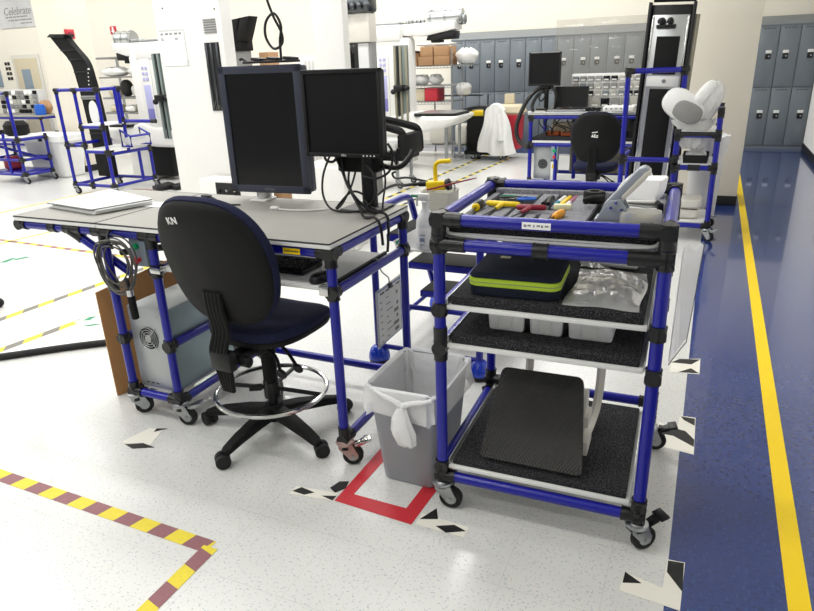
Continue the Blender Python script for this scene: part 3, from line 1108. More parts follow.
# ================================================================== WORKBENCH
TX0, TX1, TX2, TXL = -.471, -1.347, -1.624, -2.15
TY0, TY1 = .102, .735
TZ = .905
bench = thing('workbench', 'grey topped blue pipe workbench on casters in front of the drafting chair', 'workbench', (-1.2, .42, 0))
L = []
for x in (TX0, TX1, TX2):
    for y in (TY0, TY1):
        L.append(('post', (x, y, .10), (x, y, TZ)))
L += [('rail', (TXL, TY0, TZ), (TX0, TY0, TZ)), ('rail', (TXL, TY1, TZ), (TX0, TY1, TZ)), ('rail', (TXL, TY0, TZ), (TXL, TY1, TZ)),
      ('rail', (TX0, TY0, TZ), (TX0, TY1, TZ)), ('rail', (TX0, TY0, .752), (TX0, TY1, .752)), ('rail', (TX1, TY0, .752), (TX1, TY1, .752)),
      ('rail', (TX0, TY0, .118), (TX0, TY1, .118)), ('rail', (TX1, TY0, .118), (TX1, TY1, .118)), ('rail', (TX2, TY0, .118), (TX2, TY1, .118)),
      ('rail', (TX2, TY0, .125), (TX1, TY0, .125)), ('rail', (TX1, TY0, .40), (TX1, TY1, .40)), ('rail', (TX2, TY0, .40), (TX2, TY1, .40)),
      ('rail', (TX2, TY1, .125), (TX0, TY1, .125)),
      ('brace', (-1.80, TY0, TZ - .02), (-1.56, TY0 + .06, .70)), ('brace', (-1.80, TY1, TZ - .02), (TX2, TY1, .70))]
J = []
for x in (TX0, TX1, TX2):
    for y in (TY0, TY1):
        J += [(x, y, TZ), (x, y, .122)]
for y in (TY0, TY1):
    J += [(TX0, y, .752, .026), (TX1, y, .752, .026), (TX1, y, .40, .026), (TX2, y, .40, .02), (TX2, y, .66, .022), (TXL, y, TZ, .04), (-1.80, y, TZ, .05), (-1.93, y, TZ, .02)]
J += [(-.76, TY0, TZ, .02)]
pipes(bench, L, J, half=.05)
MB().cyl((TX2 + .035, TY0 + .05, .80), (TX1 + .01, TY0 + .05, .845), .015, n=12).build('clamp_arm', 'black_joint', bench)
def top_slab(x0, x1, name):
    b = MB().span(x0, x1, .072, .758, .928, .944, bev=.002).build(name, 'white_board', bench)
    MB().span(x0 + .001, x1 - .001, .074, .756, .944, .950, bev=.001).build('grey_mat', 'grey_top', b)
    e = MB()
    e.tube([(x0 + .002, .073, .9475), (x1 - .002, .073, .9475), (x1 - .002, .757, .9475), (x0 + .002, .757, .9475)], .0032, n=6, closed=True)
    e.build('edge_band', 'black_edge', b)
    return b
top_slab(-2.155, -1.628, 'table_top')
top_slab(-1.624, -.452, 'table_top')
# keyboard tray
b = MB().span(-1.33, -.49, .105, .60, .752, .768, bev=.003).build('keyboard_tray', 'white_board', bench)
MB().span(-.50, -.488, .11, .60, .765, .778, bev=.001).build('tray_edge', 'black_edge', b)
MB().span(-.515, -.475, .07, .10, .745, .785, bev=.004).build('tray_bracket', 'chrome', b)
MB().span(-1.345, -1.285, .06, .10, .752, .778, bev=.006).build('tray_bracket', 'chrome', b)
# yellow tag on the front rail
yt = MB().span(-.665, -.59, TY0 - PR - .0012, TY0 - PR + .003, TZ - .010, TZ + .012).build('yellow_tag', 'yellow', bench)
mb = MB()
for i in range(7):
    mb.span(-.658 + .009 * i, -.652 + .009 * i, TY0 - PR - .0018, TY0 - PR - .001, TZ - .002, TZ + .004)
mb.build('lettering', 'ink', yt)
MB().span(TX2 + .03, TX1 - .03, TY0 + .03, TY1, .135, .147, bev=.002).build('tower_shelf', 'white_board', bench)
caster(bench, TX0, TY0, .45, .115, brake='chrome', plate='pinkplate')
caster(bench, TX1, TY0, .3, .115, brake='steel')
caster(bench, TX2, TY0, .9, .115, brake='steel')
caster(bench, TX0, TY1, .5, .115)
caster(bench, TX1, TY1, .5, .115)
caster(bench, TX2, TY1, .5, .115)

# control box
t = thing('control_box', 'blue grey control box with a green and a red button under the workbench top', 'control box', (-1.45, .16, .82))
MB().span(-1.495, -1.405, .115, .17, .758, .885, bev=.004).build('enclosure', 'box_grey', t)
mb = MB().cyl((-1.452, .118, .85), (-1.452, .100, .85), .014, n=18)
mb.cyl((-1.452, .101, .85), (-1.452, .096, .85), .010, n=18)
mb.build('start_button', 'green_btn', t)
mb = MB().cyl((-1.447, .118, .79), (-1.447, .095, .79), .010, n=16)
mb.lathe([(.009, 0), (.018, .004), (.019, .012), (.014, .018)], at=(-1.447, .096, .79), axis=(0, -1, 0), n=20)
mb.build('stop_button', 'red_btn', t)

# computer tower
t = thing('computer_tower', 'silver metal computer tower with a round fan grille on the workbench shelf', 'computer', (-1.49, .4, .147))
mb = MB().span(-1.60, -1.372, .128, .70, .148, .555, bev=.004)
case = mb.build('chassis', 'galv', t)
MB().span(-1.371, -1.366, .135, .69, .155, .55, bev=.001).build('side_panel', 'galv_side', t)
fx, fz = -1.495, .405
mb = MB()
for r in (.018, .030, .042, .054):
    mb.tube([(fx + r * math.cos(2 * PI * i / 32), .122, fz + r * math.sin(2 * PI * i / 32)) for i in range(32)], .0022, n=6, closed=True)
for a in (PI / 4, 3 * PI / 4):
    mb.cyl((fx - .078 * math.cos(a), .121, fz - .078 * math.sin(a)), (fx + .078 * math.cos(a), .121, fz + .078 * math.sin(a)), .0022, n=6)
mb.lathe([(.0, 0), (.016, 0), (.016, .004)], at=(fx, .125, fz), axis=(0, -1, 0), n=20)
mb.build('fan_guard', 'steel', t)
fan = MB().cyl((fx, .1285, fz), (fx, .1265, fz), .056, n=36).build('fan_opening', 'dark', t)
mb = MB()
for i in range(7):
    a = 2 * PI * i / 7
    mb.prism([(.016, -.006), (.050, -.016), (.052, .006), (.017, .006)], 0, .0015, mx=frame_mx((fx, .1262, fz), (math.cos(a), 0, math.sin(a)), (-math.sin(a), 0, math.cos(a))))
mb.build('fan_blades', 'black_soft', fan)
mb = MB().lathe([(0, 0), (.004, 0), (.004, .003)], at=(-1.43, .128, .515), axis=(0, -1, 0), n=10)
mb.build('screw', 'steel', t)
for i in range(3):
    MB().span(-1.56 + .03 * i, -1.545 + .03 * i, .126, .128, .17, .174).build('slot', 'dark', t)

# cardboard sheet
mb = MB()
mb.prism([(0, 0), (.42, 0), (.42, .64), (0, .56)], 0, .012, mx=frame_mx((-1.875, .195, .002), (.22, .62, 0), (.0, .0, 1)), bev=.002)
cb = mb.build('cardboard_sheet', 'card')
tag(cb, 'brown cardboard sheet standing on the floor left of the computer tower', 'cardboard')

# coiled cable with black connector
t = thing('coiled_cable', 'coiled grey cable with a black grip hanging from the front rail of the workbench', 'cable', (-1.53, .06, .75))
random.seed(5)
cc = Vector((-1.535, .055, .775))
pts = []
for i in range(7 * 28 + 1):
    a = 2 * PI * i / 28 + PI / 2
    k = i / 28
    R_ = .096 + .020 * math.sin(k * 2.1) + .006 * math.sin(3 * a)
    pts.append(cc + Vector((R_ * math.cos(a) * .97 + .012 * math.sin(k * 1.7), -.012 + .0055 * k + .006 * math.sin(2 * a + k), R_ * math.sin(a) * 1.12 + .008 * math.cos(k * 2.6))))
MB().tube(pts, .0037, n=7).build('coil', 'cable_grey', t)
MB().tube(catmull([(-1.48, .05, .72), (-1.468, .045, .70), (-1.465, .045, .68), (-1.464, .045, .66)], 5), .0085, n=10).build('strain_relief', 'black', t)
MB().cyl((-1.464, .045, .672), (-1.463, .045, .644), .0145, n=14).build('collar', 'chrome', t)
MB().tube([(-1.463, .045, .646), (-1.463, .045, .640), (-1.46, .045, .542), (-1.46, .045, .537)], [.012, .0165, .0165, .012], n=16).build('grip', 'black_soft', t)
MB().tube(catmull([(-1.555, .085, .925), (-1.55, .06, .905), (-1.535, .045, .88), (-1.52, .05, .855), (-1.545, .06, .85)], 5), .006, n=8).build('hook', 'black', t)

# binder and papers
t = thing('paper_binder', 'grey binder with a stack of white papers lying on the left end of the workbench', 'binder', (-1.95, .36, .95))
Q = [Vector((-2.125, .245, 0)), Vector((-1.765, .185, 0)), Vector((-1.672, .455, 0)), Vector((-2.10, .60, 0))]
ctr = sum(Q, Vector()) / 4
def lay(k, z0, z1, m, nm, dx=0):
    mb = MB()
    mb.prism([(ctr + (q - ctr) * k + Vector((dx, 0, 0))).xy for q in Q], z0, z1)
    return mb.build(nm, m, t)
lay(1.02, .951, .954, 'text_grey', 'back_cover')
lay(.97, .954, .966, 'paper', 'page_block', .01)
lay(.96, .966, .972, 'paper_grey', 'page_block', .03)
lay(1.02, .973, .976, 'text_grey', 'front_cover', -.005)
mb = MB()
mb.prism([(ctr + (q - ctr) * 1.0).xy for q in Q], .9765, .980)
pg = mb.build('top_sheet', 'paper', t)
mb = MB()
d = (Q[1] - Q[0]).normalized()
nn = (Q[3] - Q[0]).normalized()
for i in range(5):
    p = Q[0] + d * (.10 + .03 * (i % 2)) + nn * (.10 + .045 * i)
    q = p + d * (.05 + .03 * ((i * 7) % 3))
    mb.prism([p.xy, q.xy, (q + nn * .005).xy, (p + nn * .005).xy], .980, .9806)
mb.build('printed_lines', 'text_grey', pg)
tag(MB().prism([(-1.70, .40), (-1.52, .42), (-1.56, .52), (-1.72, .50)], .951, .9525).build('loose_sheet', 'paper'), 'loose white sheet on the workbench between the binder and the chair', 'paper')
# keyboard
t = thing('keyboard', 'black computer keyboard on the white keyboard tray', 'keyboard', (-.87, .28, .768))
km = frame_mx((-.985, .19, .768), (1, -.03, 0), (.03, 1, 0))
mb = MB()
mb.prism(rrect(.20, .075, .01, 4), .003, .020, mx=km @ Matrix.Translation((.12, .09, 0)), bev=.003)
mb.build('body', 'black', t)
mb = MB()
for r in range(6):
    for c in range(20):
        mb.box((-.068 + c * .0195, .032 + r * .022, .0235), (.0155, .0165, .007), bev=.0015, seg=1, mx=km)
mb.build('keys', 'black_soft', t)
MB().box((.12, .175, .022), (.39, .014, .010), bev=.003, mx=km).build('status_strip', 'steel', t)
t = thing('computer_mouse', 'black computer mouse at the right end of the keyboard tray', 'mouse', (-.562, .16, .768))
mb = MB().pad(supere(.031, .052, 2.3, 28), [(.93, .002), (1, .010), (.97, .02), (.8, .031), (.45, .037), (.0001, .038)], mx=Matrix.Translation((-.562, .165, .768)) @ Matrix.Rotation(-.25, 4, 'Z'))
mb.build('shell', 'black', t)
MB().box((-.566, .18, .8055), (.016, .014, .0012), rot=(.12, 0, -.25)).build('badge', 'text_grey', t)
MB().box((-.556, .198, .800), (.005, .014, .008), bev=.002, rot=(0, 0, -.25)).build('scroll_wheel', 'rubber', t)

# hanging form sheet on the right side of the workbench
t = thing('form_sheet', 'printed form in a clear cover hanging from the side rail of the workbench', 'form', (-.435, .50, .52))
A0 = Vector((-.440, .385, .400)); A1 = Vector((-.440, .635, .392)); A3 = Vector((-.440, .385, .660))
fm = frame_mx(A0, (0, 1, 0), (0, -.02, 1))
mb = MB().prism([(0, 0), (.245, .008), (.245, .268), (0, .262)], -.0045, -.003, mx=fm)
mb.build('clear_cover', 'clear_box', t)
mb = MB().prism([(.006, .006), (.238, .014), (.238, .262), (.006, .256)], -.003, .000, mx=fm)
fs = mb.build('sheet', 'paper_grey', t)
mb = MB()
for u0, u1, v0, v1 in ((.006, .238, .252, .260), (.006, .238, .008, .013), (.006, .011, .008, .258), (.233, .238, .012, .26)):
    mb.span(u0, u1, v0, v1, .000, .0006, mx=fm)
mb.build('border', 'paper_blue', fs)
mb = MB()
for i, w in enumerate((.05, .045, .03, .04)):
    mb.span(.035 + .053 * i, .035 + .053 * i + w * .8, .236, .243, 0, .0008, mx=fm)
random.seed(3)
for r in range(7):
    v = .20 - .03 * r
    mb.span(.03, .05, v, v + .003, 0, .0008, mx=fm)
    mb.span(.09, .11 + .02 * (r % 3), v + .006, v + .009, 0, .0008, mx=fm)
for v, w in ((.195, .022), (.145, .020), (.115, .045), (.085, .024), (.055, .055), (.025, .045)):
    k = int(w / .009)
    for j in range(k):
        for q in range(3):
            mb.span(.21 - w + j * .009, .216 - w + j * .009, v + q * .0055, v + .004 + q * .0055, 0, .0008, mx=fm)
mb.build('printing', 'ink', fs)
mb = MB().tube(catmull([(-.442, .515, .655), (-.44, .505, .69), (-.455, .475, .725), (-.468, .468, .775), (-.485, .47, .778), (-.492, .47, .75)], 6), .003, n=8)
mb.build('hook', 'steel', t)
MB().box((-.44, .515, .652), (.014, .03, .022), bev=.004).build('clip', 'black', t)

# ================================================================== MONITORS
def screen_panel(root, w, h, bez, dep, bm_, sm, foot):
    """monitor head in local coordinates: screen faces -Y, centre of the face at (0,0,foot+h/2)"""
    zc = foot + h / 2
    fr = MB()
    for x0, x1, z0, z1 in ((-w / 2, w / 2, zc + h / 2 - bez, zc + h / 2), (-w / 2, w / 2, zc - h / 2, zc - h / 2 + bez), (-w / 2, -w / 2 + bez, zc - h / 2, zc + h / 2), (w / 2 - bez, w / 2, zc - h / 2, zc + h / 2)):
        fr.span(x0, x1, 0, .022, z0, z1, bev=.003)
    f = fr.build('bezel', bm_, root, world=False)
    MB().span(-w / 2 + bez * .9, w / 2 - bez * .9, .007, .016, zc - h / 2 + bez * .9, zc + h / 2 - bez * .9).build('screen', sm, root, world=False)
    MB().span(-w / 2 + .003, w / 2 - .003, .018, dep, zc - h / 2 + .003, zc + h / 2 - .003, bev=.012).build('housing', bm_, root, world=False)
    return f
m1 = thing('monitor', 'tall blue grey monitor turned upright behind the drafting chair', 'monitor', (-1.120, .655, .95), .06)
f = screen_panel(m1, .424, .568, .034, .085, 'monitor_grey', 'screen', .045)
text('logo', 'TOTOKU', .013, 'text_grey', f, Matrix.Translation((0, -.0006, .062)) @ Matrix.Rotation(PI / 2, 4, 'X'), world=False)
mb = MB().span(-.09, -.062, .03, .06, .0, .11, bev=.003)
mb.span(-.12, -.03, .0, .10, 0, .010, bev=.003)
mb.build('bracket', 'white', m1, world=False)
mb = MB().span(-.10, -.05, .075, .095, .0, .30, bev=.004)
mb.build('stand', 'white', m1, world=False)
# black strip with ribs lying on top of the upright monitor
t = thing('cable_tray', 'black ribbed strip lying across the top edge of the upright monitor', 'strip', (-1.13, .72, 1.57))
mb = MB().span(-1.20, -.93, .66, .72, 1.571, 1.581, bev=.003)
for i in range(3):
    mb.box((-1.13 + .085 * i, .69, 1.587), (.05, .055, .014), rot=(0, .12, 0), bev=.003)
mb.tube(catmull([(-1.20, .69, 1.58), (-1.22, .69, 1.592), (-1.23, .68, 1.588)], 4), .006, n=8)
mb.build('strip', 'black', t)
mb = MB()
cp = [(-1.115, .70, 1.585), (-1.112, .70, 1.66), (-1.10, .70, 1.72), (-1.13, .70, 1.77), (-1.175, .70, 1.74), (-1.185, .70, 1.68), (-1.15, .70, 1.63), (-1.105, .70, 1.645), (-1.10, .70, 1.69), (-1.135, .70, 1.76), (-1.165, .70, 1.85), (-1.175, .70, 1.95), (-1.17, .70, 2.3), (-1.17, .70, 4.3)]
mb.tube(catmull([(x + .105, y - .01, z) for x, y, z in cp], 8), .0058, n=8)
tag(mb.build('hanging_cable', 'cable'), 'looped black cable hanging from above behind the upright monitor', 'cable')

m2 = thing('monitor', 'black square monitor on a stand at the right end of the workbench', 'monitor', (-.665, .585, .95), -.01)
f = screen_panel(m2, .378, .355, .017, .055, 'bezel', 'screen_matte', .232)
text('logo', 'DELL', .011, 'text_white', f, Matrix.Translation((0, -.0006, .2405)) @ Matrix.Rotation(PI / 2, 4, 'X'), world=False)
mb = MB()
for i in range(4):
    mb.lathe([(0, 0), (.0035, 0), (.003, .0012)], at=(.095 + .017 * i, 0, .2405), axis=(0, -1, 0), n=10)
mb.build('buttons', 'text_white', f, world=False)
mb = MB().span(.045, .105, .06, .10, .0, .40, bev=.008)
mb.cyl((.075, .075, .01), (.075, .075, .28), .034, n=18)
mb.span(-.03, .16, -.02, .155, 0, .012, bev=.006)
mb.span(-.05, .06, .05, .11, .30, .42, bev=.008)
mb.build('stand', 'black', m2, world=False)
mb = MB().span(-.07, .13, .055, .12, .16, .29, bev=.01)
mb.build('cable_box', 'black_soft', m2, world=False)

cb = thing('cable_tangle', 'tangle of black cables hanging below the square monitor onto the workbench', 'cables', (-.65, .70, .95))
def cable(pts, r=.005, m='cable', nm='cable'):
    return MB().tube(catmull(pts, 8), r, n=8).build(nm, m, cb)
cable([(-.76, .63, 1.185), (-.785, .60, 1.10), (-.775, .57, 1.02), (-.73, .55, .966), (-.66, .545, .956), (-.60, .56, .958), (-.55, .60, .957)])
cable([(-.745, .64, 1.19), (-.70, .62, 1.12), (-.66, .60, 1.05), (-.59, .56, 1.00), (-.53, .55, .968), (-.46, .545, .957), (-.44, .53, .91), (-.445, .52, .80)], .006)
cable([(-.71, .64, 1.19), (-.69, .62, 1.10), (-.64, .58, 1.04), (-.57, .52, .985), (-.52, .47, .957), (-.46, .45, .962), (-.432, .44, .93), (-.43, .45, .85)], .006)
cable([(-.79, .63, 1.19), (-.77, .61, 1.165), (-.73, .60, 1.16), (-.70, .61, 1.19)], .006)
cable([(-.72, .58, .958), (-.70, .59, .985), (-.66, .60, 1.025), (-.63, .62, 1.03), (-.60, .65, 1.0), (-.585, .66, .96)], .005)
cable([(-.58, .62, 1.15), (-.54, .60, 1.12), (-.515, .58, 1.05), (-.53, .57, 1.0), (-.57, .58, .97)], .005)
cable([(-.52, .66, 1.16), (-.50, .64, 1.08), (-.505, .62, 1.0), (-.50, .60, .957)], .0045)
cable([(-.50, .68, 1.23), (-.47, .66, 1.19), (-.48, .64, 1.12), (-.54, .62, 1.09), (-.60, .62, 1.10)], .0055)
cable([(-.49, .68, 1.20), (-.455, .66, 1.15), (-.44, .64, 1.17), (-.43, .63, 1.22)], .005)
cable([(-.60, .68, 1.15), (-.47, .68, 1.13), (-.42, .70, 1.16), (-.40, .72, 1.2)], .012)
cable([(-.61, .64, 1.0), (-.56, .60, .975), (-.52, .58, .962), (-.50, .60, .959), (-.55, .66, .958)], .0055)
cable([(-.68, .66, 1.14), (-.67, .62, 1.07), (-.62, .58, 1.01), (-.56, .54, .97), (-.50, .53, .958)], .005)
cable([(-.645, .66, 1.14), (-.65, .61, 1.06), (-.68, .58, .99), (-.71, .57, .957)], .0045)
t = thing('white_cable', 'white cable with a plug lying across the middle of the workbench', 'cable', (-.9, .5, .95))
MB().tube(catmull([(-.715, .585, .956), (-.77, .56, .956), (-.84, .53, .954), (-.92, .515, .954), (-.985, .52, .954)], 8), .0038, n=8).build('lead', 'cable_white', t)
MB().box((-1.005, .523, .958), (.042, .022, .014), bev=.004, rot=(0, 0, -.1)).build('plug', 'white', t)
t = thing('power_lead', 'thin black lead with a plug lying on the workbench behind the chair back', 'cable', (-1.42, .6, .95))
MB().tube(catmull([(-1.50, .66, .958), (-1.45, .64, .956), (-1.40, .60, .956), (-1.34, .55, .955), (-1.28, .535, .955), (-1.22, .55, .955)], 8), .004, n=8).build('lead', 'cable', t)
MB().box((-1.52, .665, .958), (.06, .03, .016), bev=.004, rot=(0, 0, -.3)).build('plug', 'black', t)
MB().box((-1.28, .533, .956), (.03, .014, .010), bev=.003).build('clip', 'black', t)

# ================================================================== CHAIRS
def make_chair(label, loc, yaw, seat_z, ring, base_rot, marks, recline=.16, group=None):
    t = thing('drafting_chair' if ring else 'task_chair', label, 'chair', loc, yaw)
    b = lambda mb, n, m, p=t: mb.build(n, m, p, world=False)
    # seat cushion and pan: local +Y is forward
    so = supere(.235, .225, 3.0, 44)
    sf = lambda u, v, w: (u, v + .045, w + .018 * (u / .23) ** 2 - .022 * max(0, (v - .08) / .15) ** 2 + .004)
    b(MB().pad(so, [(.90, seat_z - .075), (.97, seat_z - .070), (1.0, seat_z - .055), (1.0, seat_z - .046), (.98, seat_z - .044)], fn=sf), 'seat_pan', 'black_soft')
    b(MB().pad(so, [(.97, seat_z - .047), (1.0, seat_z - .042), (1.015, seat_z - .022), (.985, seat_z - .006), (.90, seat_z + .004), (.6, seat_z + .006), (.0001, seat_z + .005)], fn=sf), 'seat_cushion', 'navy_fabric')
    # backrest
    zb, hb = seat_z + .048, .54
    out = []
    for u, v in supere(.270, hb / 2, 3.0, 56):
        k = v / (hb / 2)
        out.append((u * (1 - .12 * max(0, -k) ** 1.3 - .15 * max(0, k) ** 1.8), v))
    cr, sr = math.cos(recline), math.sin(recline)
    def bf(off):
        def f(u, v, w):
            w2 = w + .55 * u * u - .16 * max(0, -v - .02) ** 1.0 * .25 + .12 * v * v
            y = -.205 + w2 * cr - (v + hb / 2) * sr
            z = zb + (v + hb / 2) * cr + w2 * sr
            return (u + .012, y, z)
        return f
    b(MB().pad(out, [(.0001, -.030), (.5, -.030), (.84, -.026), (.93, -.018), (.965, -.006), (.965, .0), (.95, .004)], fn=bf(0)), 'back_shell', 'black_soft')
    b(MB().pad(out, [(.95, -.004), (.985, -.002), (1.0, .010), (.995, .026), (.96, .040), (.85, .050), (.5, .055), (.0001, .056)], fn=bf(0)), 'back_cushion', 'navy_fabric')
    sp = bf(0)
    # spine with ribs
    mb = MB()
    for i in range(5):
        x = -.046 + .018 * i
        pts = catmull([sp(x, -.10, -.028), sp(x, -.17, -.042), sp(x, -.27, -.052), (x, -.275, zb - .10), (x * .9, -.258, zb - .19), (x * .6, -.25, zb - .28)], 5)
        mb.tube(pts, .0105, n=8)
    spn = b(mb, 'spine', 'black_soft')
    mb = MB()
    mb.box((0, -.262, zb - .135), (.108, .05, .085), bev=.012)
    mb.box((0, -.20, zb - .155), (.06, .16, .03), bev=.008)
    mb.cyl((.05, -.215, zb - .15), (.09, -.215, zb - .15), .022, n=14)
    b(mb, 'spine_bracket', 'black')
    # text marks
    if marks == 'KN':
        p = Vector(sp(-.095, hb / 2 * .70, -.0305))
        mx_ = frame_mx(p, (1, -.10, .12), (0, -.20, .97)) 
        tt = text('marking', 'KN', .040, 'text_white', t, mx_, ext=.0015, world=False)
    else:
        p = Vector(sp(.0, .03, -.0305))
        for q, (dx, dz, w_, h_, r_) in enumerate(((0, .034, .06, .009, -.15), (-.022, .0, .012, .022, .6), (.0, .0, .012, .030, .3), (.026, -.002, .02, .012, -.2), (.0, -.014, .07, .009, .1))):
            b(MB().box((p.x + dx, p.y - .002, p.z + dz), (w_, .006, h_), rot=(0, r_, 0), bev=.002), 'marking', 'text_white')
    # mechanism and column
    mb = MB()
    mb.box((0, -.02, seat_z - .095), (.15, .22, .045), bev=.012)
    mb.box((0, -.13, seat_z - .105), (.07, .14, .04), bev=.01)
    b(mb, 'mechanism', 'black')
    for s, y0, L_ in ((1, .0, .20), (1, -.07, .17)):
        mb = MB().tube(catmull([(.05 * s, y0, seat_z - .10), (.12 * s, y0 - .02, seat_z - .125), (L_ * s, y0 - .06, seat_z - .165)], 5), .0075, n=8)
        mb.ell((L_ * s + .008, y0 - .064, seat_z - .172), (.026, .018, .016), n=8, rot=(0, .5, 0))
        b(mb, 'lever', 'black')
    zc = seat_z - .11
    b(MB().lathe([(.030, .24), (.032, .26), (.032, zc - .06), (.036, zc - .055), (.036, zc)], n=20), 'column_cover', 'black_soft')
    b(MB().lathe([(.022, .10), (.022, .25)], n=18), 'gas_column', 'black')
    if ring:
        zr = .205
        mb = MB()
        mb.tube([(.244 * math.cos(2 * PI * i / 56), .244 * math.sin(2 * PI * i / 56), zr) for i in range(56)], .0105, n=10, closed=True)
        b(mb, 'foot_ring', 'chrome')
        mb = MB()
        for a in (.2, .2 + PI, 1.75):
            mb.tube([(0, 0, zr + .01), (.11 * math.cos(a), .11 * math.sin(a), zr + .006), (.241 * math.cos(a), .241 * math.sin(a), zr)], .010, n=8)
        mb.lathe([(.034, zr - .035), (.036, zr - .03), (.036, zr + .045), (.03, zr + .05)], n=18)
        mb.cyl((-.03, -.03, zr + .02), (-.075, -.06, zr + .02), .016, n=12)
        b(mb, 'ring_spokes', 'black')
    mb = MB().lathe([(.02, .055), (.05, .065), (.055, .10), (.045, .125), (.036, .14)], n=20)
    hub = b(mb, 'base_hub', 'black_soft')
    for i in range(5):
        a = base_rot + 2 * PI * i / 5
        m_ = Matrix.Rotation(a, 4, 'Z')
        mb = MB()
        sec = []
        for r_, z, hw, hh in ((.02, .10, .034, .026), (.12, .098, .031, .024), (.24, .085, .026, .020), (.31, .072, .023, .016), (.335, .066, .016, .012)):
            sec.append([(r_, u, z + v) for u, v in rrect(hw, hh, .010, 3)])
        mb.rings(sec, mx=m_)
        leg = b(mb, 'leg', 'black_soft')
        ca = a + (1.1 if i % 2 else -.7)
        cx_, cy_ = .318 * math.cos(a), .318 * math.sin(a)
        mw = Matrix.Translation((cx_, cy_, .0325)) @ Matrix.Rotation(ca, 4, 'Z') @ Matrix.Translation((.018, 0, 0))
        mb = MB()
        for s in (-1, 1):
            mb.lathe([(.008, -.012), (.028, -.012), (.032, -.007), (.032, .007), (.028, .012), (.008, .012)], at=(0, s * .018, 0), axis=(0, 1, 0), n=22)
        # move wheels into place
        for v in mb.bm.verts:
            v.co = mw @ v.co
        cs = b(mb, 'caster', 'rubber', leg)
        mb = MB()
        mb.cyl((cx_, cy_, .03), (cx_, cy_, .075), .009, n=10)
        mb.ell((0, 0, .010), (.030, .024, .026), n=8)
        for v in mb.bm.verts:
            if v.co.xy.length < .05:
                v.co = mw @ v.co
        b(mb, 'caster_hood', 'black_soft', leg)
    return t
make_chair('navy and black drafting chair with chrome foot ring at the grey workbench', (-.905, .222, 0), -.05, .55, True, -1.59, 'KN', .24)
make_chair('black task chair with its back turned at the far computer bench', (-.37, 5.62, 0), 0, .42, False, .4, '', .10)

# ================================================================== STEP LADDER
t = thing('step_ladder', 'blue rolling step ladder with black treads behind the trash can', 'ladder', (-.49, 1.4, 0))
LX0, LX1 = -.78, -.20
lp = []
for x in (LX0, LX1):
    lp.append([(x, 1.03, .07), (x, 1.03, .70), (x, 1.035, .81), (x, 1.08, .845), (x, 1.25, .845), (x, 1.42, .843), (x, 1.50, .82), (x, 1.55, .74), (x, 1.68, .49), (x, 1.82, .23), (x, 1.91, .07)])
for q in lp:
    MB().tube(catmull(q, 5), .019, n=12).build('side_rail', 'blue', t)
for z, y0, y1 in ((.70, 1.17, 1.50), (.465, 1.44, 1.68), (.235, 1.60, 1.83)):
    fr = MB()
    fr.span(LX0 + .01, LX1 - .01, y0, y0 + .018, z - .045, z - .005, bev=.004)
    fr.span(LX0 + .01, LX1 - .01, y1 - .018, y1, z - .045, z - .005, bev=.004)
    fr.span(LX0 + .005, LX0 + .025, y0, y1, z - .045, z - .005, bev=.004)
    fr.span(LX1 - .025, LX1 - .005, y0, y1, z - .045, z - .005, bev=.004)
    fo = fr.build('tread_frame', 'blue', t)
    MB().span(LX0 + .012, LX1 - .012, y0 + .002, y1 - .002, z - .012, z, bev=.003).build('tread', 'matte_rubber', fo)
for z in (.10, .35):
    MB().cyl((LX0, 1.03, z), (LX1, 1.03, z), .014, n=12).build('cross_bar', 'blue', t)
for x in (LX0, LX1):
    MB().cyl((x, 1.03, .16), (x, 1.84, .16), .012, n=10).build('brace', 'blue', t)
    for y in (1.03, 1.91):
        c = MB().lathe([(.0, .105), (.020, .105), (.030, .10), (.046, .085), (.057, .060), (.060, .040), (.060, .028), (.0, .028)], at=(x, y, 0), n=26).build('foot_cap', 'bluedome', t)
        MB().lathe([(.0, .0), (.052, .0), (.055, .006), (.055, .030), (0, .030)], at=(x, y, 0), n=26).build('rubber_foot', 'rubber', c)

t_lad = t
# spray bottle in front of the top tread
t = thing('spray_bottle', 'white spray bottle standing in front of the top ladder tread', 'bottle', (-.475, 1.10, .661))
bx, by = -.505, 1.085
MB().lathe([(0, 0), (.046, 0), (.050, .006), (.050, .12), (.047, .15), (.030, .185), (.017, .205), (.015, .222), (0, .222)], at=(bx, by, .661), n=26).build('body', 'bottle', t)
mb = MB()
mb.lathe([(.017, .215), (.018, .240), (.014, .245)], at=(bx, by, .661), n=18)
mb.box((bx - .008, by, .661 + .262), (.06, .024, .038), bev=.008)
mb.box((bx - .05, by, .661 + .268), (.05, .016, .018), bev=.004)
mb.tube(catmull([(bx - .03, by, .925), (bx - .045, by, .905), (bx - .045, by, .875)], 4), .006, n=8)
mb.build('spray_head', 'white', t)
MB().span(bx - .075, bx - .035, by - .0095, by - .006, .921, .932).build('nozzle_label', 'tape_green', t)
lb = MB().lathe([(.0506, .03), (.0506, .115)], at=(bx, by, .661), n=26)
mb = MB()
for i in range(4):
    mb.span(bx - .016, bx + .012 + .004 * (i % 2), by - .0518, by - .0500, .69 + .016 * i, .693 + .016 * i)
mb.span(bx - .014, bx + .012, by - .0518, by - .050, .712, .720)
lb.build('label', 'paper', t)
mb.build('printing', 'paper_blue', t)

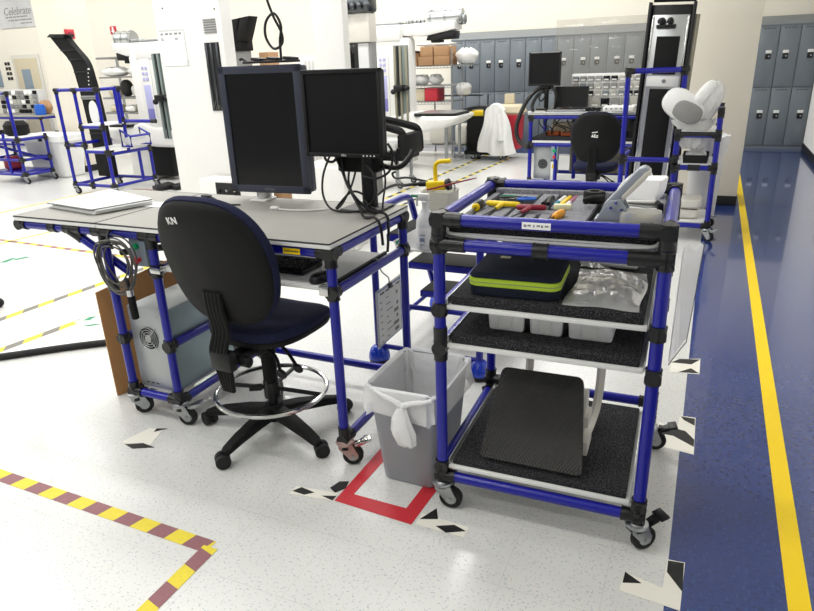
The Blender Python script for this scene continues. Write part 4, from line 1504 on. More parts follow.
tray = MB().span(-.66, -.40, 1.035, 1.17, .652, .660, bev=.002).build('front_tray', 'white', t_lad)
t = thing('instruction_card', 'white card with green printed corners below the nozzle of the spray bottle', 'card', (-.62, 1.07, .66))
cm = frame_mx((-.640, 1.05, .605), (1, .1, .55), (-.4, .35, 1))
c = MB().prism([(0, 0), (.15, 0), (.15, .10), (0, .10)], 0, .002, mx=cm).build('card', 'paper', t)
mb = MB().prism([(.01, .07), (.045, .07), (.045, .09), (.01, .09)], .002, .0028, mx=cm)
mb.prism([(.01, .01), (.03, .01), (.03, .025), (.01, .025)], .002, .0028, mx=cm)
mb.build('printing', 'tape_green', c)

# clear tub with yellow clamp
t = thing('clear_tub', 'clear plastic tub standing at the back of the top ladder tread', 'tub', (-.52, 1.30, .66))
mb = MB()
mb.rings([[(-.515 + u, 1.31 + v, .701 + z) for u, v in rrect(.085 * s, .075 * s, .02, 4)] for s, z in ((.86, .001), (.9, .006), (1, .21), (1.03, .212), (1.03, .218), (.96, .218), (.86, .012))])
mb.build('tub', 'clear_box', t)
t = thing('yellow_clamp', 'yellow block clamp with a bent yellow handle resting on the clear tub', 'clamp', (-.52, 1.30, .92))
MB().box((-.525, 1.29, .945), (.105, .05, .045), bev=.005, rot=(0, -.06, .05)).build('block', 'yellow', t)
MB().tube(catmull([(-.535, 1.30, .955), (-.536, 1.30, 1.03), (-.532, 1.30, 1.052), (-.51, 1.30, 1.066), (-.45, 1.30, 1.072)], 6), .0115, n=12).build('bent_handle', 'yellow', t)
mb = MB().cyl((-.585, 1.29, .950), (-.625, 1.29, .948), .014, n=14)
mb.cyl((-.625, 1.29, .948), (-.66, 1.29, .945), .009, n=12)
mb.build('coupling', 'black', t)
MB().cyl((-.468, 1.29, .95), (-.452, 1.29, .955), .030, n=18).build('end_disc', 'black', t)
mb = MB().tube(catmull([(-.452, 1.29, .965), (-.43, 1.28, .97), (-.42, 1.28, .94), (-.425, 1.28, .92)], 5), .004, n=8)
mb.build('latch', 'steel', t)
MB().tube(catmull([(-.66, 1.29, .945), (-.72, 1.30, .935), (-.78, 1.33, .93), (-.86, 1.36, .90), (-.92, 1.38, .86)], 6), .008, n=8).build('hose', 'cable', t)
MB().tube(catmull([(-.58, 1.30, .96), (-.70, 1.31, .975), (-.78, 1.33, .965), (-.80, 1.33, .99), (-.78, 1.33, 1.0)], 6), .006, n=8).build('lead', 'cable', t)
tag(MB().tube([(-.56, 1.24, .928), (-.34, 1.27, .985), (-.30, 1.275, .995)], [.0045, .004, .002], n=8).build('red_rod', 'red_dark'),
    'thin red rod lying across the yellow clamp', 'rod')

# ================================================================== LOCKERS
LW = .2925
LY = 10.7
def make_locker(sd):
    t = thing('locker', 'tall grey blue metal locker column with two stacked doors along the back wall', 'locker', (0, LY, 0), 0, 'lockers along the back wall')
    b = lambda mb, n, m, p=t: mb.build(n, m, p, world=False)
    mb = MB()
    mb.span(-LW / 2, LW / 2, .012, .43, .0, 1.915)
    mb.rings([[(x, .0, 1.915), (x, .0, 1.93), (x, .40, 2.065), (x, .43, 2.065), (x, .43, 1.915)] for x in (-LW / 2, LW / 2)])
    b(mb, 'body', 'locker')
    for k, (z0, z1) in enumerate(((.06, .965), (.985, 1.895))):
        d = MB().span(-LW / 2 + .006, LW / 2 - .006, -.010, .012, z0, z1, bev=.004)
        d.span(-LW / 2 + .035, LW / 2 - .035, -.013, -.009, z0 + .05, z1 - .05, bev=.002)
        do = b(d, 'door', 'locker_door')
        mb = MB()
        for i in range(4):
            mb.span(-.085 + .045 * i, -.055 + .045 * i, -.0118, -.0095, z1 - .032, z1 - .022)
        b(mb, 'vent_slot', 'dark', do)
        zl = (.54, 1.46)[k]
        b(MB().span(sd - .040, sd + .040, -.024, -.009, zl - .05, zl + .035, bev=.004), 'latch_plate', 'black', do)
        b(MB().cyl((sd + .012, -.026, zl - .008), (sd + .012, -.022, zl - .008), .013, n=12), 'latch_knob', 'steel', do)
        b(MB().span(sd - .042, sd + .042, -.020, -.010, zl + .037, zl + .082, bev=.002), 'number_plate', 'white', do)
    return t
protos_l = [make_locker(.025), make_locker(-.025)]
x0 = 1.457 - 17 * LW - .0235
n_l = 0
for i in range(-1, 21):
    x = x0 + i * LW
    if x > 2.16 - LW * .3:
        break
    o = protos_l[n_l] if n_l < 2 else copy_tree(protos_l[n_l % 2])
    o.location.x = x
    n_l += 1

# ================================================================== FAR COMPUTER BENCH
fb = thing('computer_bench', 'blue pipe computer bench with grey top and lower shelf in front of the lockers', 'workbench', (-.58, 6.5, 0))
FX0, FX1, FY0, FY1 = -1.25, .10, 6.17, 6.95
L = []
for x in (FX0, FX1):
    for y in (FY0, FY1):
        L.append(('post', (x, y, .10), (x, y, .90)))
for z in (.885, .56):
    L += [('rail', (FX0, FY0, z), (FX1, FY0, z)), ('rail', (FX0, FY1, z), (FX1, FY1, z)), ('rail', (FX0, FY0, z), (FX0, FY1, z)), ('rail', (FX1, FY0, z), (FX1, FY1, z))]
L += [('rail', (FX0, FY0, .115), (FX1, FY0, .115)), ('rail', (FX0, FY1, .115), (FX1, FY1, .115)), ('post', (-.93, FY0, .115), (-.93, FY0, .56)), ('post', (-.76, FY0 + .3, .115), (-.76, FY0 + .3, .56))]
J = [(x, y, z) for x in (FX0, FX1) for y in (FY0, FY1) for z in (.885, .56, .115)]
pipes(fb, L, J, r=.024)
MB().span(FX0 - .03, FX1 + .03, FY0 - .03, FY1 + .03, .912, .945, bev=.004).build('table_top', 'alu', fb)
MB().span(FX0 + .02, FX1 - .02, FY0 - .01, FY1, .585, .61, bev=.004).build('shelf', 'white_board', fb)
MB().span(FX0 + .02, FX1 - .02, FY0 + .01, FY1 - .01, .61, .65, bev=.004).build('foam_liner', 'foam', fb)
MB().span(FX0 + .35, FX1, FY1 - .03, FY1 - .02, .12, .90).build('back_panel', 'olive', fb)
for x in (FX0, FX1):
    for y in (FY0, FY1):
        caster(fb, x, y, .6, .12)
# things under and on it
t = thing('computer_tower', 'pale computer tower with round fan under the far computer bench', 'computer', (-1.11, 6.5, .0))
MB().span(-1.215, -1.00, 6.24, 6.70, .135, .545, bev=.006).build('chassis', 'galv', t)
mb = MB().lathe([(0, 0), (.062, 0), (.062, .006), (0, .006)], at=(-1.10, 6.24, .32), axis=(0, -1, 0), n=26)
mb.build('fan_opening', 'dark', t)
mb = MB()
for r in (.02, .04, .058):
    mb.tube([(-1.10 + r * math.cos(2 * PI * i / 24), 6.232, .32 + r * math.sin(2 * PI * i / 24)) for i in range(24)], .003, n=6, closed=True)
mb.build('fan_guard', 'steel', t)
t = thing('control_box', 'small grey control box with glowing green button beside the far tower', 'control box', (-.97, 6.22, .45))
MB().span(-.985, -.90, 6.15, 6.22, .385, .545, bev=.004).build('enclosure', 'box_grey', t)
MB().cyl((-.945, 6.152, .495), (-.945, 6.138, .495), .022, n=16).build('start_button', 'green_btn', t)
MB().cyl((-.945, 6.152, .42), (-.945, 6.138, .42), .018, n=16).build('stop_button', 'red_btn', t)
t = thing('outlet_strip', 'white outlet strip standing below the far green button box', 'outlet strip', (-.97, 6.2, .1))
MB().span(-.985, -.92, 6.16, 6.22, .13, .36, bev=.006).build('body', 'white', t)
MB().span(-.968, -.938, 6.154, 6.162, .28, .33, bev=.003).build('socket', 'yellow', t)['label'] = 'yellow and black socket'
# shelf clutter
for i, (x, y, w, d, h, m, lab, cat, nm) in enumerate([
        (-1.02, 6.40, .16, .12, .05, 'brick', 'rust brown tool block on the far bench shelf, nearest its left post', 'block', 'tool_block'),
        (-.82, 6.36, .18, .10, .045, 'brick', 'rust brown tool block on the far bench shelf beside the task chair back', 'block', 'tool_block'),
        (-.92, 6.58, .30, .14, .14, 'beige', 'beige box at the back of the far bench shelf', 'box', 'parts_box'),
        (-.02, 6.40, .20, .22, .18, 'dark', 'black box at the right end of the far bench shelf', 'box', 'equipment_box')]):
    tag(MB().box((x, y, .651 + h / 2), (w, d, h), bev=.008).build(nm, m), lab, cat)
ct = thing('cable_tangle', 'black cables tangled above the foam shelf of the far computer bench', 'cables', (-1.0, 6.4, .65))
random.seed(11)
for i in range(7):
    x = -1.18 + .055 * i
    pts = [(x, 6.32 + .02 * (i % 3), .87), (x + random.uniform(-.05, .08), 6.28, .80), (x + random.uniform(-.02, .14), 6.30, .73), (x + random.uniform(-.05, .10), 6.32, .67)]
    MB().tube(catmull(pts, 6), .007, n=6).build('cable', 'cable', ct)
# monitor on black post
m3 = thing('monitor', 'square black monitor on a black post beside the laptop on the far bench', 'monitor', (-1.17, 6.45, .946), .05)
screen_panel(m3, .39, .385, .022, .06, 'bezel', 'screen_matte', .285)
MB().cyl((.02, .08, .0), (.02, .08, .36), .030, n=14).build('post', 'black', m3, world=False)
MB().box((.02, .08, .012), (.22, .2, .02), bev=.006).build('foot', 'black', m3, world=False)
MB().box((-.0, -.004, .668), (.34, .02, .012)).build('reflective_strip', 'text_grey', m3, world=False)
t = thing('black_hoses', 'thick black hoses looping down from the far square monitor past the bench end', 'hose', (-1.3, 6.3, .6))
MB().tube(catmull([(-1.10, 6.50, 1.21), (-1.22, 6.40, 1.20), (-1.33, 6.30, 1.08), (-1.41, 6.22, .88), (-1.43, 6.18, .72), (-1.38, 6.15, .60), (-1.27, 6.13, .53)], 8), .026, n=10).build('hose', 'cable', t)
MB().tube(catmull([(-1.12, 6.48, 1.20), (-1.22, 6.36, 1.13), (-1.27, 6.30, 1.02), (-1.25, 6.26, .95)], 8), .020, n=10).build('hose', 'cable', t)
MB().tube(catmull([(-1.16, 6.36, 1.18), (-1.20, 6.34, 1.10), (-1.17, 6.34, 1.06), (-1.13, 6.36, 1.12), (-1.12, 6.38, 1.2)], 8), .010, n=8).build('hose', 'cable', t)
MB().tube(catmull([(-1.08, 6.48, 1.22), (-1.02, 6.42, 1.15), (-1.00, 6.40, 1.05), (-1.02, 6.42, .965)], 8), .018, n=8).build('hose', 'cable', t)
# laptop
t = thing('laptop', 'open grey laptop on the far bench in front of the parts drawers', 'laptop', (-.86, 6.32, .946))
MB().span(-1.07, -.62, 6.22, 6.50, .947, .965, bev=.004).build('base', 'steel', t)
MB().span(-1.04, -.65, 6.26, 6.44, .965, .968).build('keys', 'black', t)
mxl = frame_mx((-.845, 6.50, .965), (1, .02, 0), (0, .17, 1))
s = MB().prism(rrect(.205, .125, .01, 3), -.012, 0, mx=mxl @ Matrix.Translation((0, .13, 0))).build('lid', 'bezel', t)
MB().prism(rrect(.192, .112, .003, 2), .0, .0015, mx=mxl @ Matrix.Translation((0, .132, 0))).build('screen', 'screen_matte', s)
text('logo', 'DELL', .018, 'text_grey', s, mxl @ Matrix.Translation((0, .012, .001)))
# equipment right of laptop
t = thing('power_adapter', 'row of small black adapters on the far bench beside the laptop', 'adapter', (-.6, 6.3, .946))
for i, x in enumerate((-.60, -.54, -.48)):
    MB().box((x, 6.3, .967), (.05, .09, .04), bev=.006).build('block', 'black', t)
t = thing('white_console', 'white console with buttons at the right end of the far bench top', 'console', (-.27, 6.3, .946))
MB().span(-.42, -.08, 6.22, 6.42, .947, 1.00, bev=.012).build('body', 'white', t)
mb = MB()
for i in range(5):
    mb.cyl((-.38 + .055 * i, 6.221, .975), (-.38 + .055 * i, 6.214, .975), .010, n=10)
mb.build('buttons', 'steel', t)
# drawer organizer
og = thing('drawer_organizer', 'white rack of small clear parts drawers behind the laptop on the far bench', 'drawer rack', (-.48, 6.8, .946))
OX0, OX1 = -.90, -.06
MB().span(OX0, OX1, 6.80, 6.94, .947, 1.35, bev=.003).build('cabinet', 'white', og)
rows = [(1.265, 1.335, 9), (1.175, 1.25, 9), (1.09, 1.16, 9), (.965, 1.075, 7)]
random.seed(9)
for z0, z1, n in rows:
    w = (OX1 - OX0) / n
    for i in range(n):
        m_ = random.choice(['clear_box', 'screen', 'text_grey', 'locker', 'text_grey', 'clear_box'])
        xa = OX0 + i * w
        d = MB().span(xa + .008, xa + w - .008, 6.775, 6.80, z0, z1 - .012, bev=.004).build('drawer', m_, og)
        MB().span(xa + w * .2, xa + w * .8, 6.768, 6.777, z0 + .004, z0 + .022, bev=.002).build('drawer_pull', 'white', d)
tag(MB().box((-.93, 6.66, 1.04), (.10, .12, .19), bev=.003).build('cardboard_box', 'card_light'), 'small tan cardboard box between the laptop and the parts drawers', 'box')
# smoked acrylic sheet
mb = MB().span(-1.20, .0, 7.15, 7.162, .3, 2.0, bev=.002)
gl = thing('acrylic_screen', 'large smoked clear acrylic sheet standing behind the far computer bench', 'screen', (-.6, 7.155, 0))
mb.build('sheet', 'glass', gl)
mb = MB()
for x in (-1.19, -.01):
    mb.span(x - .02, x + .02, 7.0, 7.3, 0, .03, bev=.004)
    mb.span(x - .012, x + .012, 7.143, 7.169, 0, .32, bev=.003)
mb.build('support', 'steel', gl)

# ================================================================== RIGHT PIPE CART WITH TALL PANEL
rc = thing('pipe_cart', 'blue pipe cart carrying the tall black and white panel beside the beige pillar', 'cart', (.42, 4.5, 0))
RX0, RX1, RX2, RY0, RY1 = .062, .50, .815, 4.22, 4.78
L = []
for y in (RY0, RY1):
    L += [('post', (RX0, y, .11), (RX0, y, 1.425 if y == RY0 else .70)), ('post', (RX1, y, .11), (RX1, y, .93)), ('post', (RX2, y, .11), (RX2, y, 1.10)),
          ('rail', (RX0, y, .69), (RX1, y, .69)), ('rail', (RX1, y, .63), (RX2, y, .63)), ('rail', (RX1, y, .90), (RX2, y, .90)),
          ('rail', (RX0, y, .13), (RX2, y, .13))]
L += [('post', (RX1, 4.47, .63), (RX1, 4.47, 1.425)), ('rail', (RX0, RY0, 1.42), (RX1, 4.47, 1.42))]
for x, zs in ((RX0, (.69, .13)), (RX1, (.63, .13)), (RX2, (1.08, .90, .63, .13))):
    for z in zs:
        L.append(('rail', (x, RY0, z), (x, RY1, z)))
J = [(x, y, z) for y in (RY0, RY1) for x, zs in ((RX0, (.69, .13)), (RX1, (.90, .69, .63, .13)), (RX2, (1.09, .90, .63, .13))) for z in zs]
J += [(.655, RY0, .63), (.655, RY1, .63), (RX0, RY0, 1.42), (RX1, 4.47, 1.42)]
pipes(rc, L, J, r=.022)
for z in (.915, .645, .15):
    MB().span(RX1 + .01, RX2 - .01, RY0 + .01, RY1 - .01, z, z + .012, bev=.003).build('shelf', 'white_board', rc)
for x, y in ((RX0, RY0), (RX2, RY0), (RX0, RY1), (RX2, RY1)):
    caster(rc, x, y, -.5, .125, brake='steel')
mb = MB().cyl((RX1 - .02, RY0, .905), (RX2 + .02, RY0, .905), .024, n=12)
mb.build('black_bar', 'black_joint', rc)

tp = thing('tall_panel', 'tall slim white panel with black inset faces standing on the blue pipe cart', 'panel', (.33, 4.6, .15), 0)
lean = Matrix.Translation((.275, 4.56, .16)) @ Matrix.Rotation(.035, 4, 'Y')
mb = MB()
mb.span(-.175, .175, .02, .09, 0, 1.78, bev=.006, mx=lean)
mb.span(-.19, -.165, -.03, .09, 0, 1.80, bev=.004, mx=lean)
mb.span(.165, .19, -.03, .09, .0, 1.80, bev=.004, mx=lean)
mb.build('outer_frame', 'black', tp)
MB().span(-.150, .150, .0, .02, .02, 1.70, bev=.004, mx=lean).build('white_face', 'alu', tp)
mb = MB()
for x in (-.142, .142):
    mb.span(x - .008, x + .008, -.010, .0, .02, 1.69, bev=.003, mx=lean)
mb.build('edge_rail', 'chrome', tp)
MB().span(-.10, .10, -.008, .002, .06, 1.10, bev=.003, mx=lean).build('black_inset', 'black_soft', tp)
MB().span(-.095, .095, -.008, .002, 1.22, 1.53, bev=.003, mx=lean).build('black_inset', 'black_soft', tp)
MB().span(-.135, .135, -.012, .0, 1.12, 1.205, bev=.003, mx=lean).build('white_crossband', 'white', tp)
mb = MB().lathe([(0, 0), (.018, 0), (.016, .008)], at=lean @ Vector((.01, -.012, 1.165)), axis=(0, -1, 0), n=16)
mb.build('keyhole', 'steel', tp)
mb = MB()
mb.ell(lean @ Vector((-.07, -.03, 1.65)), (.035, .03, .03), n=8)
mb.ell(lean @ Vector((.0, -.03, 1.65)), (.028, .03, .03), n=8)
mb.box(lean @ Vector((-.03, -.02, 1.61)), (.16, .03, .025), bev=.005)
mb.build('latch', 'black', tp)
MB().cyl(lean @ Vector((.21, .0, .9)), lean @ Vector((.21, .0, 1.7)), .018, n=12).build('side_tube', 'olive', tp)
mb = MB()
for i in range(5):
    a = .05 + .06 * i
    mb.span(-.17 + .012, .18, .0 - .0, .012, 0, .14, bev=.003, mx=lean @ Matrix.Translation((.005 * i, .03 - .012 * i * i * .4, 1.80 + .135 * i)) @ Matrix.Rotation(a, 4, 'X'))
mb.build('black_bellows', 'black_soft', tp)

# wrapped white part
t = thing('wrapped_part', 'two curved white covers wrapped in milky plastic on the blue pipe cart', 'wrapped part', (.58, 4.45, .93))
def blob(c, sx, sy, sz, rot, m, nm, p=2.6, par=None):
    mb = MB()
    mxb = Matrix.Translation(c) @ Euler(rot).to_matrix().to_4x4()
    mb.pad(supere(sx, sz, p, 36), [(.0001, -sy), (.6, -sy * .95), (.9, -sy * .6), (1, 0), (.92, sy * .6), (.6, sy * .92), (.0001, sy)], mx=mxb @ Matrix.Rotation(PI / 2, 4, 'X'))
    return mb.build(nm, m, par or t)
wb = blob((.53, 4.325, 1.12), .195, .10, .125, (0, .55, .1), 'white', 'cover')
blob((.555, 4.245, 1.085), .120, .05, .085, (0, .45, .1), 'wrap', 'grey_recess').data.materials[0] = M['text_grey']
blob((.70, 4.355, 1.15), .10, .09, .19, (0, .38, -.1), 'wrap', 'wrapping')
blob((.665, 4.295, 1.22), .055, .05, .13, (0, .6, 0), 'white', 'flap')
random.seed(2)
mb = MB()
rr = []
for k, (z, r) in enumerate(((1.02, .17), (.98, .15), (.95, .13), (.93, .10), (.90, .13), (.84, .12), (.78, .06))):
    rr.append([(.615 + r * math.cos(2 * PI * j / 26) * (1 + .10 * math.sin(3 * j + k)), 4.33 + .5 * r * math.sin(2 * PI * j / 26) * (1 + .1 * math.cos(2 * j)), z + .012 * math.sin(2.3 * j + k)) for j in range(26)])
mb.rings(rr)
mb.build('plastic_skirt', 'wrap', t)
t = thing('black_tray', 'black tray with clear bags on the middle shelf of the blue pipe cart', 'tray', (.68, 4.45, .66))
mb = MB()
mb.rings([[(.66 + u, 4.42 + v, .658 + z) for u, v in rrect(.105 * s, .14 * s, .015, 3)] for s, z in ((.92, 0), (1, .07), (.97, .07), (.88, .008))])
mb.build('tray', 'black', t)
tag(MB().pad(supere(.09, .12, 2.5, 30), [(.8, 0), (1, .02), (.95, .06), (.6, .09), (.0001, .095)], mx=Matrix.Translation((.66, 4.42, .668)), fn=lambda u, v, w: (u, v, w * (1 + .2 * math.sin(40 * u) * math.cos(33 * v)))).build('clear_bag', 'wrap'), 'crumpled clear bag sitting in the black tray', 'plastic bag')
for i, (x, z, w, lab) in enumerate(((.62, .175, .24, 'wide pale moulded cover on the lowest shelf of the blue pipe cart'), (.66, .265, .19, 'smaller pale moulded cover stacked on the wide one'))):
    tag(MB().pad(rrect(w / 2, .15, .05, 5), [(.9, 0), (1, .015), (1, .05), (.9, .075), (.0001, .08)], mx=Matrix.Translation((x, 4.46, z - .008))).build('moulded_cover', 'offwhite'), lab, 'cover')

def round_bin(label, x, y, r0, r1, h, m='white', bag=True):
    t = thing('waste_bin', label, 'bin', (x, y, 0))
    MB().lathe([(0, .0), (r0, 0), (r0 + .01, .02), (r1, h), (r1 + .018, h + .004), (r1 + .018, h + .022), (r1 - .01, h + .022), (r0 - .01, .03), (0, .03)], at=(x, y, 0), n=32).build('bin', m, t)
    if bag:
        mb = MB()
        rr = []
        for k, (r, z) in enumerate(((r1 + .014, h - .14), (r1 + .022, h - .06), (r1 + .024, h + .028), (r1 - .012, h + .026), (r1 - .04, h - .2))):
            rr.append([(x + (r + .006 * math.sin(5 * j + k)) * math.cos(2 * PI * j / 32), y + (r + .006 * math.sin(5 * j + k)) * math.sin(2 * PI * j / 32), z + .012 * math.sin(1.7 * j + k)) for j in range(32)])
        mb.rings(rr, cap0=False, cap1=False)
        mb.build('bin_liner', 'liner', t)
    return t
round_bin('tall white waste bin with clear liner in front of the beige pillar', .745, 5.02, .12, .155, .79)

# ================================================================== BLACK CART, COAT, RED BIN
t = thing('utility_cart', 'black plastic utility cart with arched handle and yellow tray in front of the lockers', 'cart', (-2.55, 8.75, 0))
MB().span(-2.93, -2.42, 8.60, 9.0, .12, .68, bev=.02).build('body', 'black_soft', t)
MB().span(-2.96, -2.30, 8.55, 9.05, .085, .15, bev=.015).build('base_tray', 'black_soft', t)
MB().span(-2.90, -2.30, 8.58, 9.0, .68, .70, bev=.005).build('rim', 'black', t)
MB().span(-2.86, -2.42, 8.60, 8.95, .70, .775, bev=.012).build('yellow_tray', 'yellow', t)
MB().tube(catmull([(-3.06, 8.56, .62), (-3.04, 8.55, .71), (-2.93, 8.54, .80), (-2.70, 8.53, .845), (-2.45, 8.53, .83), (-2.30, 8.54, .78), (-2.24, 8.56, .66)], 7), .026, n=10).build('handle', 'black', t)
MB().cyl((-2.60, 8.54, .66), (-2.60, 8.54, .84), .022, n=10).build('handle_strut', 'black', t)
for x in (-2.86, -2.38):
    for y in (8.64, 8.94):
        caster(t, x, y, .4, .10)
t = thing('lab_coat', 'white lab coat draped over the handle of the black utility cart', 'coat', (-2.4, 8.5, .85))
def coat(off):
    def f(a, b):
        w = .30 + .32 * b ** .8
        x = -2.41 + (a - .5) * w + .05 * b + .02 * math.sin(6 * b)
        y = 8.46 + .05 * math.cos(a * 17 + 2 * b) * (.3 + b) - .04 * (1 - (2 * a - 1) ** 2) + off
        z = .885 - .80 * b * (1 - .16 * abs(a - .62) ** 1.0) - .10 * (2 * a - 1) ** 2 * (1 - b)
        return (x, y, z)
    return f
mb = MB()
mb.grid(coat(0), 40, 30, thick=.012)
mb.build('drape', 'cloth', t)
mb = MB()
mb.grid(lambda a, b: (-2.40 + (a - .5) * .30, 8.45 + .16 * b, .885 + .025 * math.sin(PI * b) - .10 * (2 * a - 1) ** 2), 20, 8, thick=.012)
mb.build('collar', 'cloth', t)
mb = MB()
mb.grid(lambda a, b: (-2.33 + (a - .5) * (.12 + .05 * b) + .06 * b, 8.40 + .03 * math.sin(a * 9), .76 - .42 * b), 16, 20, thick=.02)
mb.build('sleeve', 'cloth', t)
t = thing('red_bin', 'red plastic bin with a beige lid at the right end of the black cart', 'bin', (-2.2, 8.9, .15))
mb = MB()
mb.rings([[(-2.2 + u, 8.92 + v, z) for u, v in rrect(a, .15 * s, .02, 3)] for a, s, z in ((.085, .9, .152), (.095, .92, .16), (.125, 1, .70))])
mb.build('bin', 'red', t)
mb = MB()
mb.rings([[(-2.3 + u, 8.95 + v, z) for u, v in rrect(a, b, .03, 3)] for a, b, z in ((.24, .16, .701), (.26, .18, .74), (.22, .16, .83), (.17, .12, .86))])
mb.build('lid', 'beige', t)
tag(MB().span(-2.40, -2.24, 8.98, 9.06, .862, 1.02, bev=.006).build('carton', 'beige'), 'small beige carton standing on the lid of the red bin', 'carton')

# ================================================================== WIRE SHELVING WITH BOXES
t = thing('wire_shelving', 'chrome wire shelving stacked with boxes beside the white scanner', 'shelving', (-3.85, 9.0, 0))
for x in (-4.25, -3.24):
    for y in (8.75, 9.25):
        MB().cyl((x, y, .05), (x, y, 1.75), .014, n=10).build('post', 'steel', t)
for z in (.22, .93, 1.19, 1.50):
    s = MB().span(-4.27, -3.22, 8.73, 9.27, z - .018, z, bev=.004)
    for i in range(18):
        s.cyl((-4.26 + .06 * i, 8.725, z - .045), (-4.26 + .06 * i, 8.725, z), .004, n=6)
    s.cyl((-4.27, 8.725, z - .045), (-3.22, 8.725, z - .045), .005, n=6)
    s.build('shelf', 'steel', t)
boxes = [(-4.15, -3.83, 1.501, 1.70, 'card_light', 'tan cardboard box under the black folder on the top wire shelf'),
         (-3.82, -3.55, 1.501, 1.64, 'card_light', 'lower tan carton in the middle of the top wire shelf'),
         (-3.54, -3.26, 1.501, 1.64, 'card_light', 'lower tan carton at the right end of the top wire shelf'),
         (-3.78, -3.55, 1.642, 1.79, 'card_light', 'upper tan carton stacked in the middle of the top wire shelf'),
         (-3.54, -3.27, 1.642, 1.79, 'card_light', 'upper tan carton stacked at the right end of the top wire shelf')]
for x0_, x1_, z0, z1, m_, lab in boxes:
    b = tag(MB().span(x0_, x1_ - .01, 8.72, 9.1, z0, z1, bev=.004).build('cardboard_box', m_), lab, 'box', )
def crumple(nm, lab, x, y, z, sx, sy, sz, m, sd, cat='plastic bag'):
    random.seed(sd)
    p = [random.random() * 6 for _ in range(4)]
    mb = MB()
    rings = []
    for i in range(1, 14):
        a = -PI / 2 + PI * i / 14
        rings.append([(sx * math.cos(a) ** .6 * math.cos(2 * PI * j / 30) * (1 + .10 * math.sin(5 * j * .21 * 6 + p[0] + i)), sy * math.cos(a) ** .6 * math.sin(2 * PI * j / 30) * (1 + .1 * math.sin(j * .9 + p[1])), .62 * sz * (math.sin(a) + 1) * (1 + .08 * math.sin(j * 1.3 + p[2] + i * .7))) for j in range(30)])
    mb.rings(rings, mx=Matrix.Translation((x, y, z)))
    zmin = min(v.co.z for v in mb.bm.verts)
    for v in mb.bm.verts:
        v.co.z += z - zmin
    return tag(mb.build(nm, m), lab, cat)
crumple('white_bundle', 'white plastic bundle lying over the top cartons on the wire shelving', -3.62, 9.05, 1.795, .34, .18, .06, 'wrap', 1)
crumple('white_bundle', 'white plastic bundle overhanging the right end of the wire shelving', -3.06, 9.0, 1.50, .18, .16, .20, 'white', 2)
MB().span(-3.24, -2.90, 8.8, 9.2, 1.475, 1.495).build('shelf_extension', 'steel', t)
tag(MB().box((-3.95, 8.75, 1.73), (.24, .3, .03), rot=(0, .14, 0), bev=.01).build('black_folder', 'black'), 'black folder lying on the left tan cardboard box', 'folder')
crumple('grey_bag', 'grey plastic bag of parts on the third wire shelf, left of two', -3.86, 8.95, 1.192, .15, .16, .13, 'wrap', 3)
crumple('grey_bag', 'grey plastic bag of parts on the third wire shelf, right of two', -3.60, 8.95, 1.192, .12, .16, .13, 'wrap', 4)
tag(MB().span(-4.12, -3.94, 8.74, 9.0, 1.192, 1.27, bev=.01).build('white_box', 'white'), 'white box at the left of the third wire shelf', 'box')
tag(MB().span(-4.10, -3.90, 8.76, 9.1, .932, 1.13, bev=.006).build('tan_bin', 'beige'), 'tan bin on the second wire shelf, leftmost of its row', 'bin')
tag(MB().span(-3.89, -3.74, 8.76, 9.1, .932, 1.13, bev=.006).build('tan_bin', 'beige'), 'tan bin on the second wire shelf beside the red box', 'bin')
tag(MB().span(-3.73, -3.50, 8.74, 9.1, .932, 1.15, bev=.012).build('red_box', 'red'), 'red box at the right end of the second wire shelf', 'box')
crumple('white_bundle', 'white plastic bundle beside the red box overhanging the wire shelving', -3.10, 8.95, 1.01, .13, .14, .16, 'wrap', 6)
tag(MB().span(-3.66, -3.36, 8.72, 9.1, .222, .56, bev=.05).build('storage_tub', 'offwhite'), 'pale rounded storage tub below the scanner table, left of two', 'tub')
tag(MB().span(-3.19, -2.97, 8.72, 9.1, .222, .55, bev=.05).build('storage_tub', 'offwhite'), 'pale rounded storage tub below the scanner table, nearest the black cart', 'tub')
t = thing('low_table', 'low grey table holding the pale storage tub nearest the black cart', 'table', (-3.3, 8.9, 0))
MB().span(-3.20, -2.96, 8.65, 9.25, .19, .22, bev=.004).build('table_top', 'steel', t)
for x in (-3.18, -2.98):
    for y in (8.68, 9.22):
        MB().cyl((x, y, 0), (x, y, .19), .014, n=8).build('leg', 'steel', t)
t = thing('wall_rack', 'dark horizontal rack bars in front of the lockers above the scanner table', 'rack', (-3.2, 9.6, .9))
for z, x0_, x1_ in ((.98, -3.7, -2.95), (.72, -3.9, -2.75), (.66, -3.9, -2.7)):
    MB().cyl((x0_, 9.5, z), (x1_, 9.5, z), .014, n=8).build('bar', 'tool_steel', t)
for x in (-3.85, -2.85):
    MB().cyl((x, 9.5, 0), (x, 9.5, 1.0), .014, n=8).build('post', 'tool_steel', t)

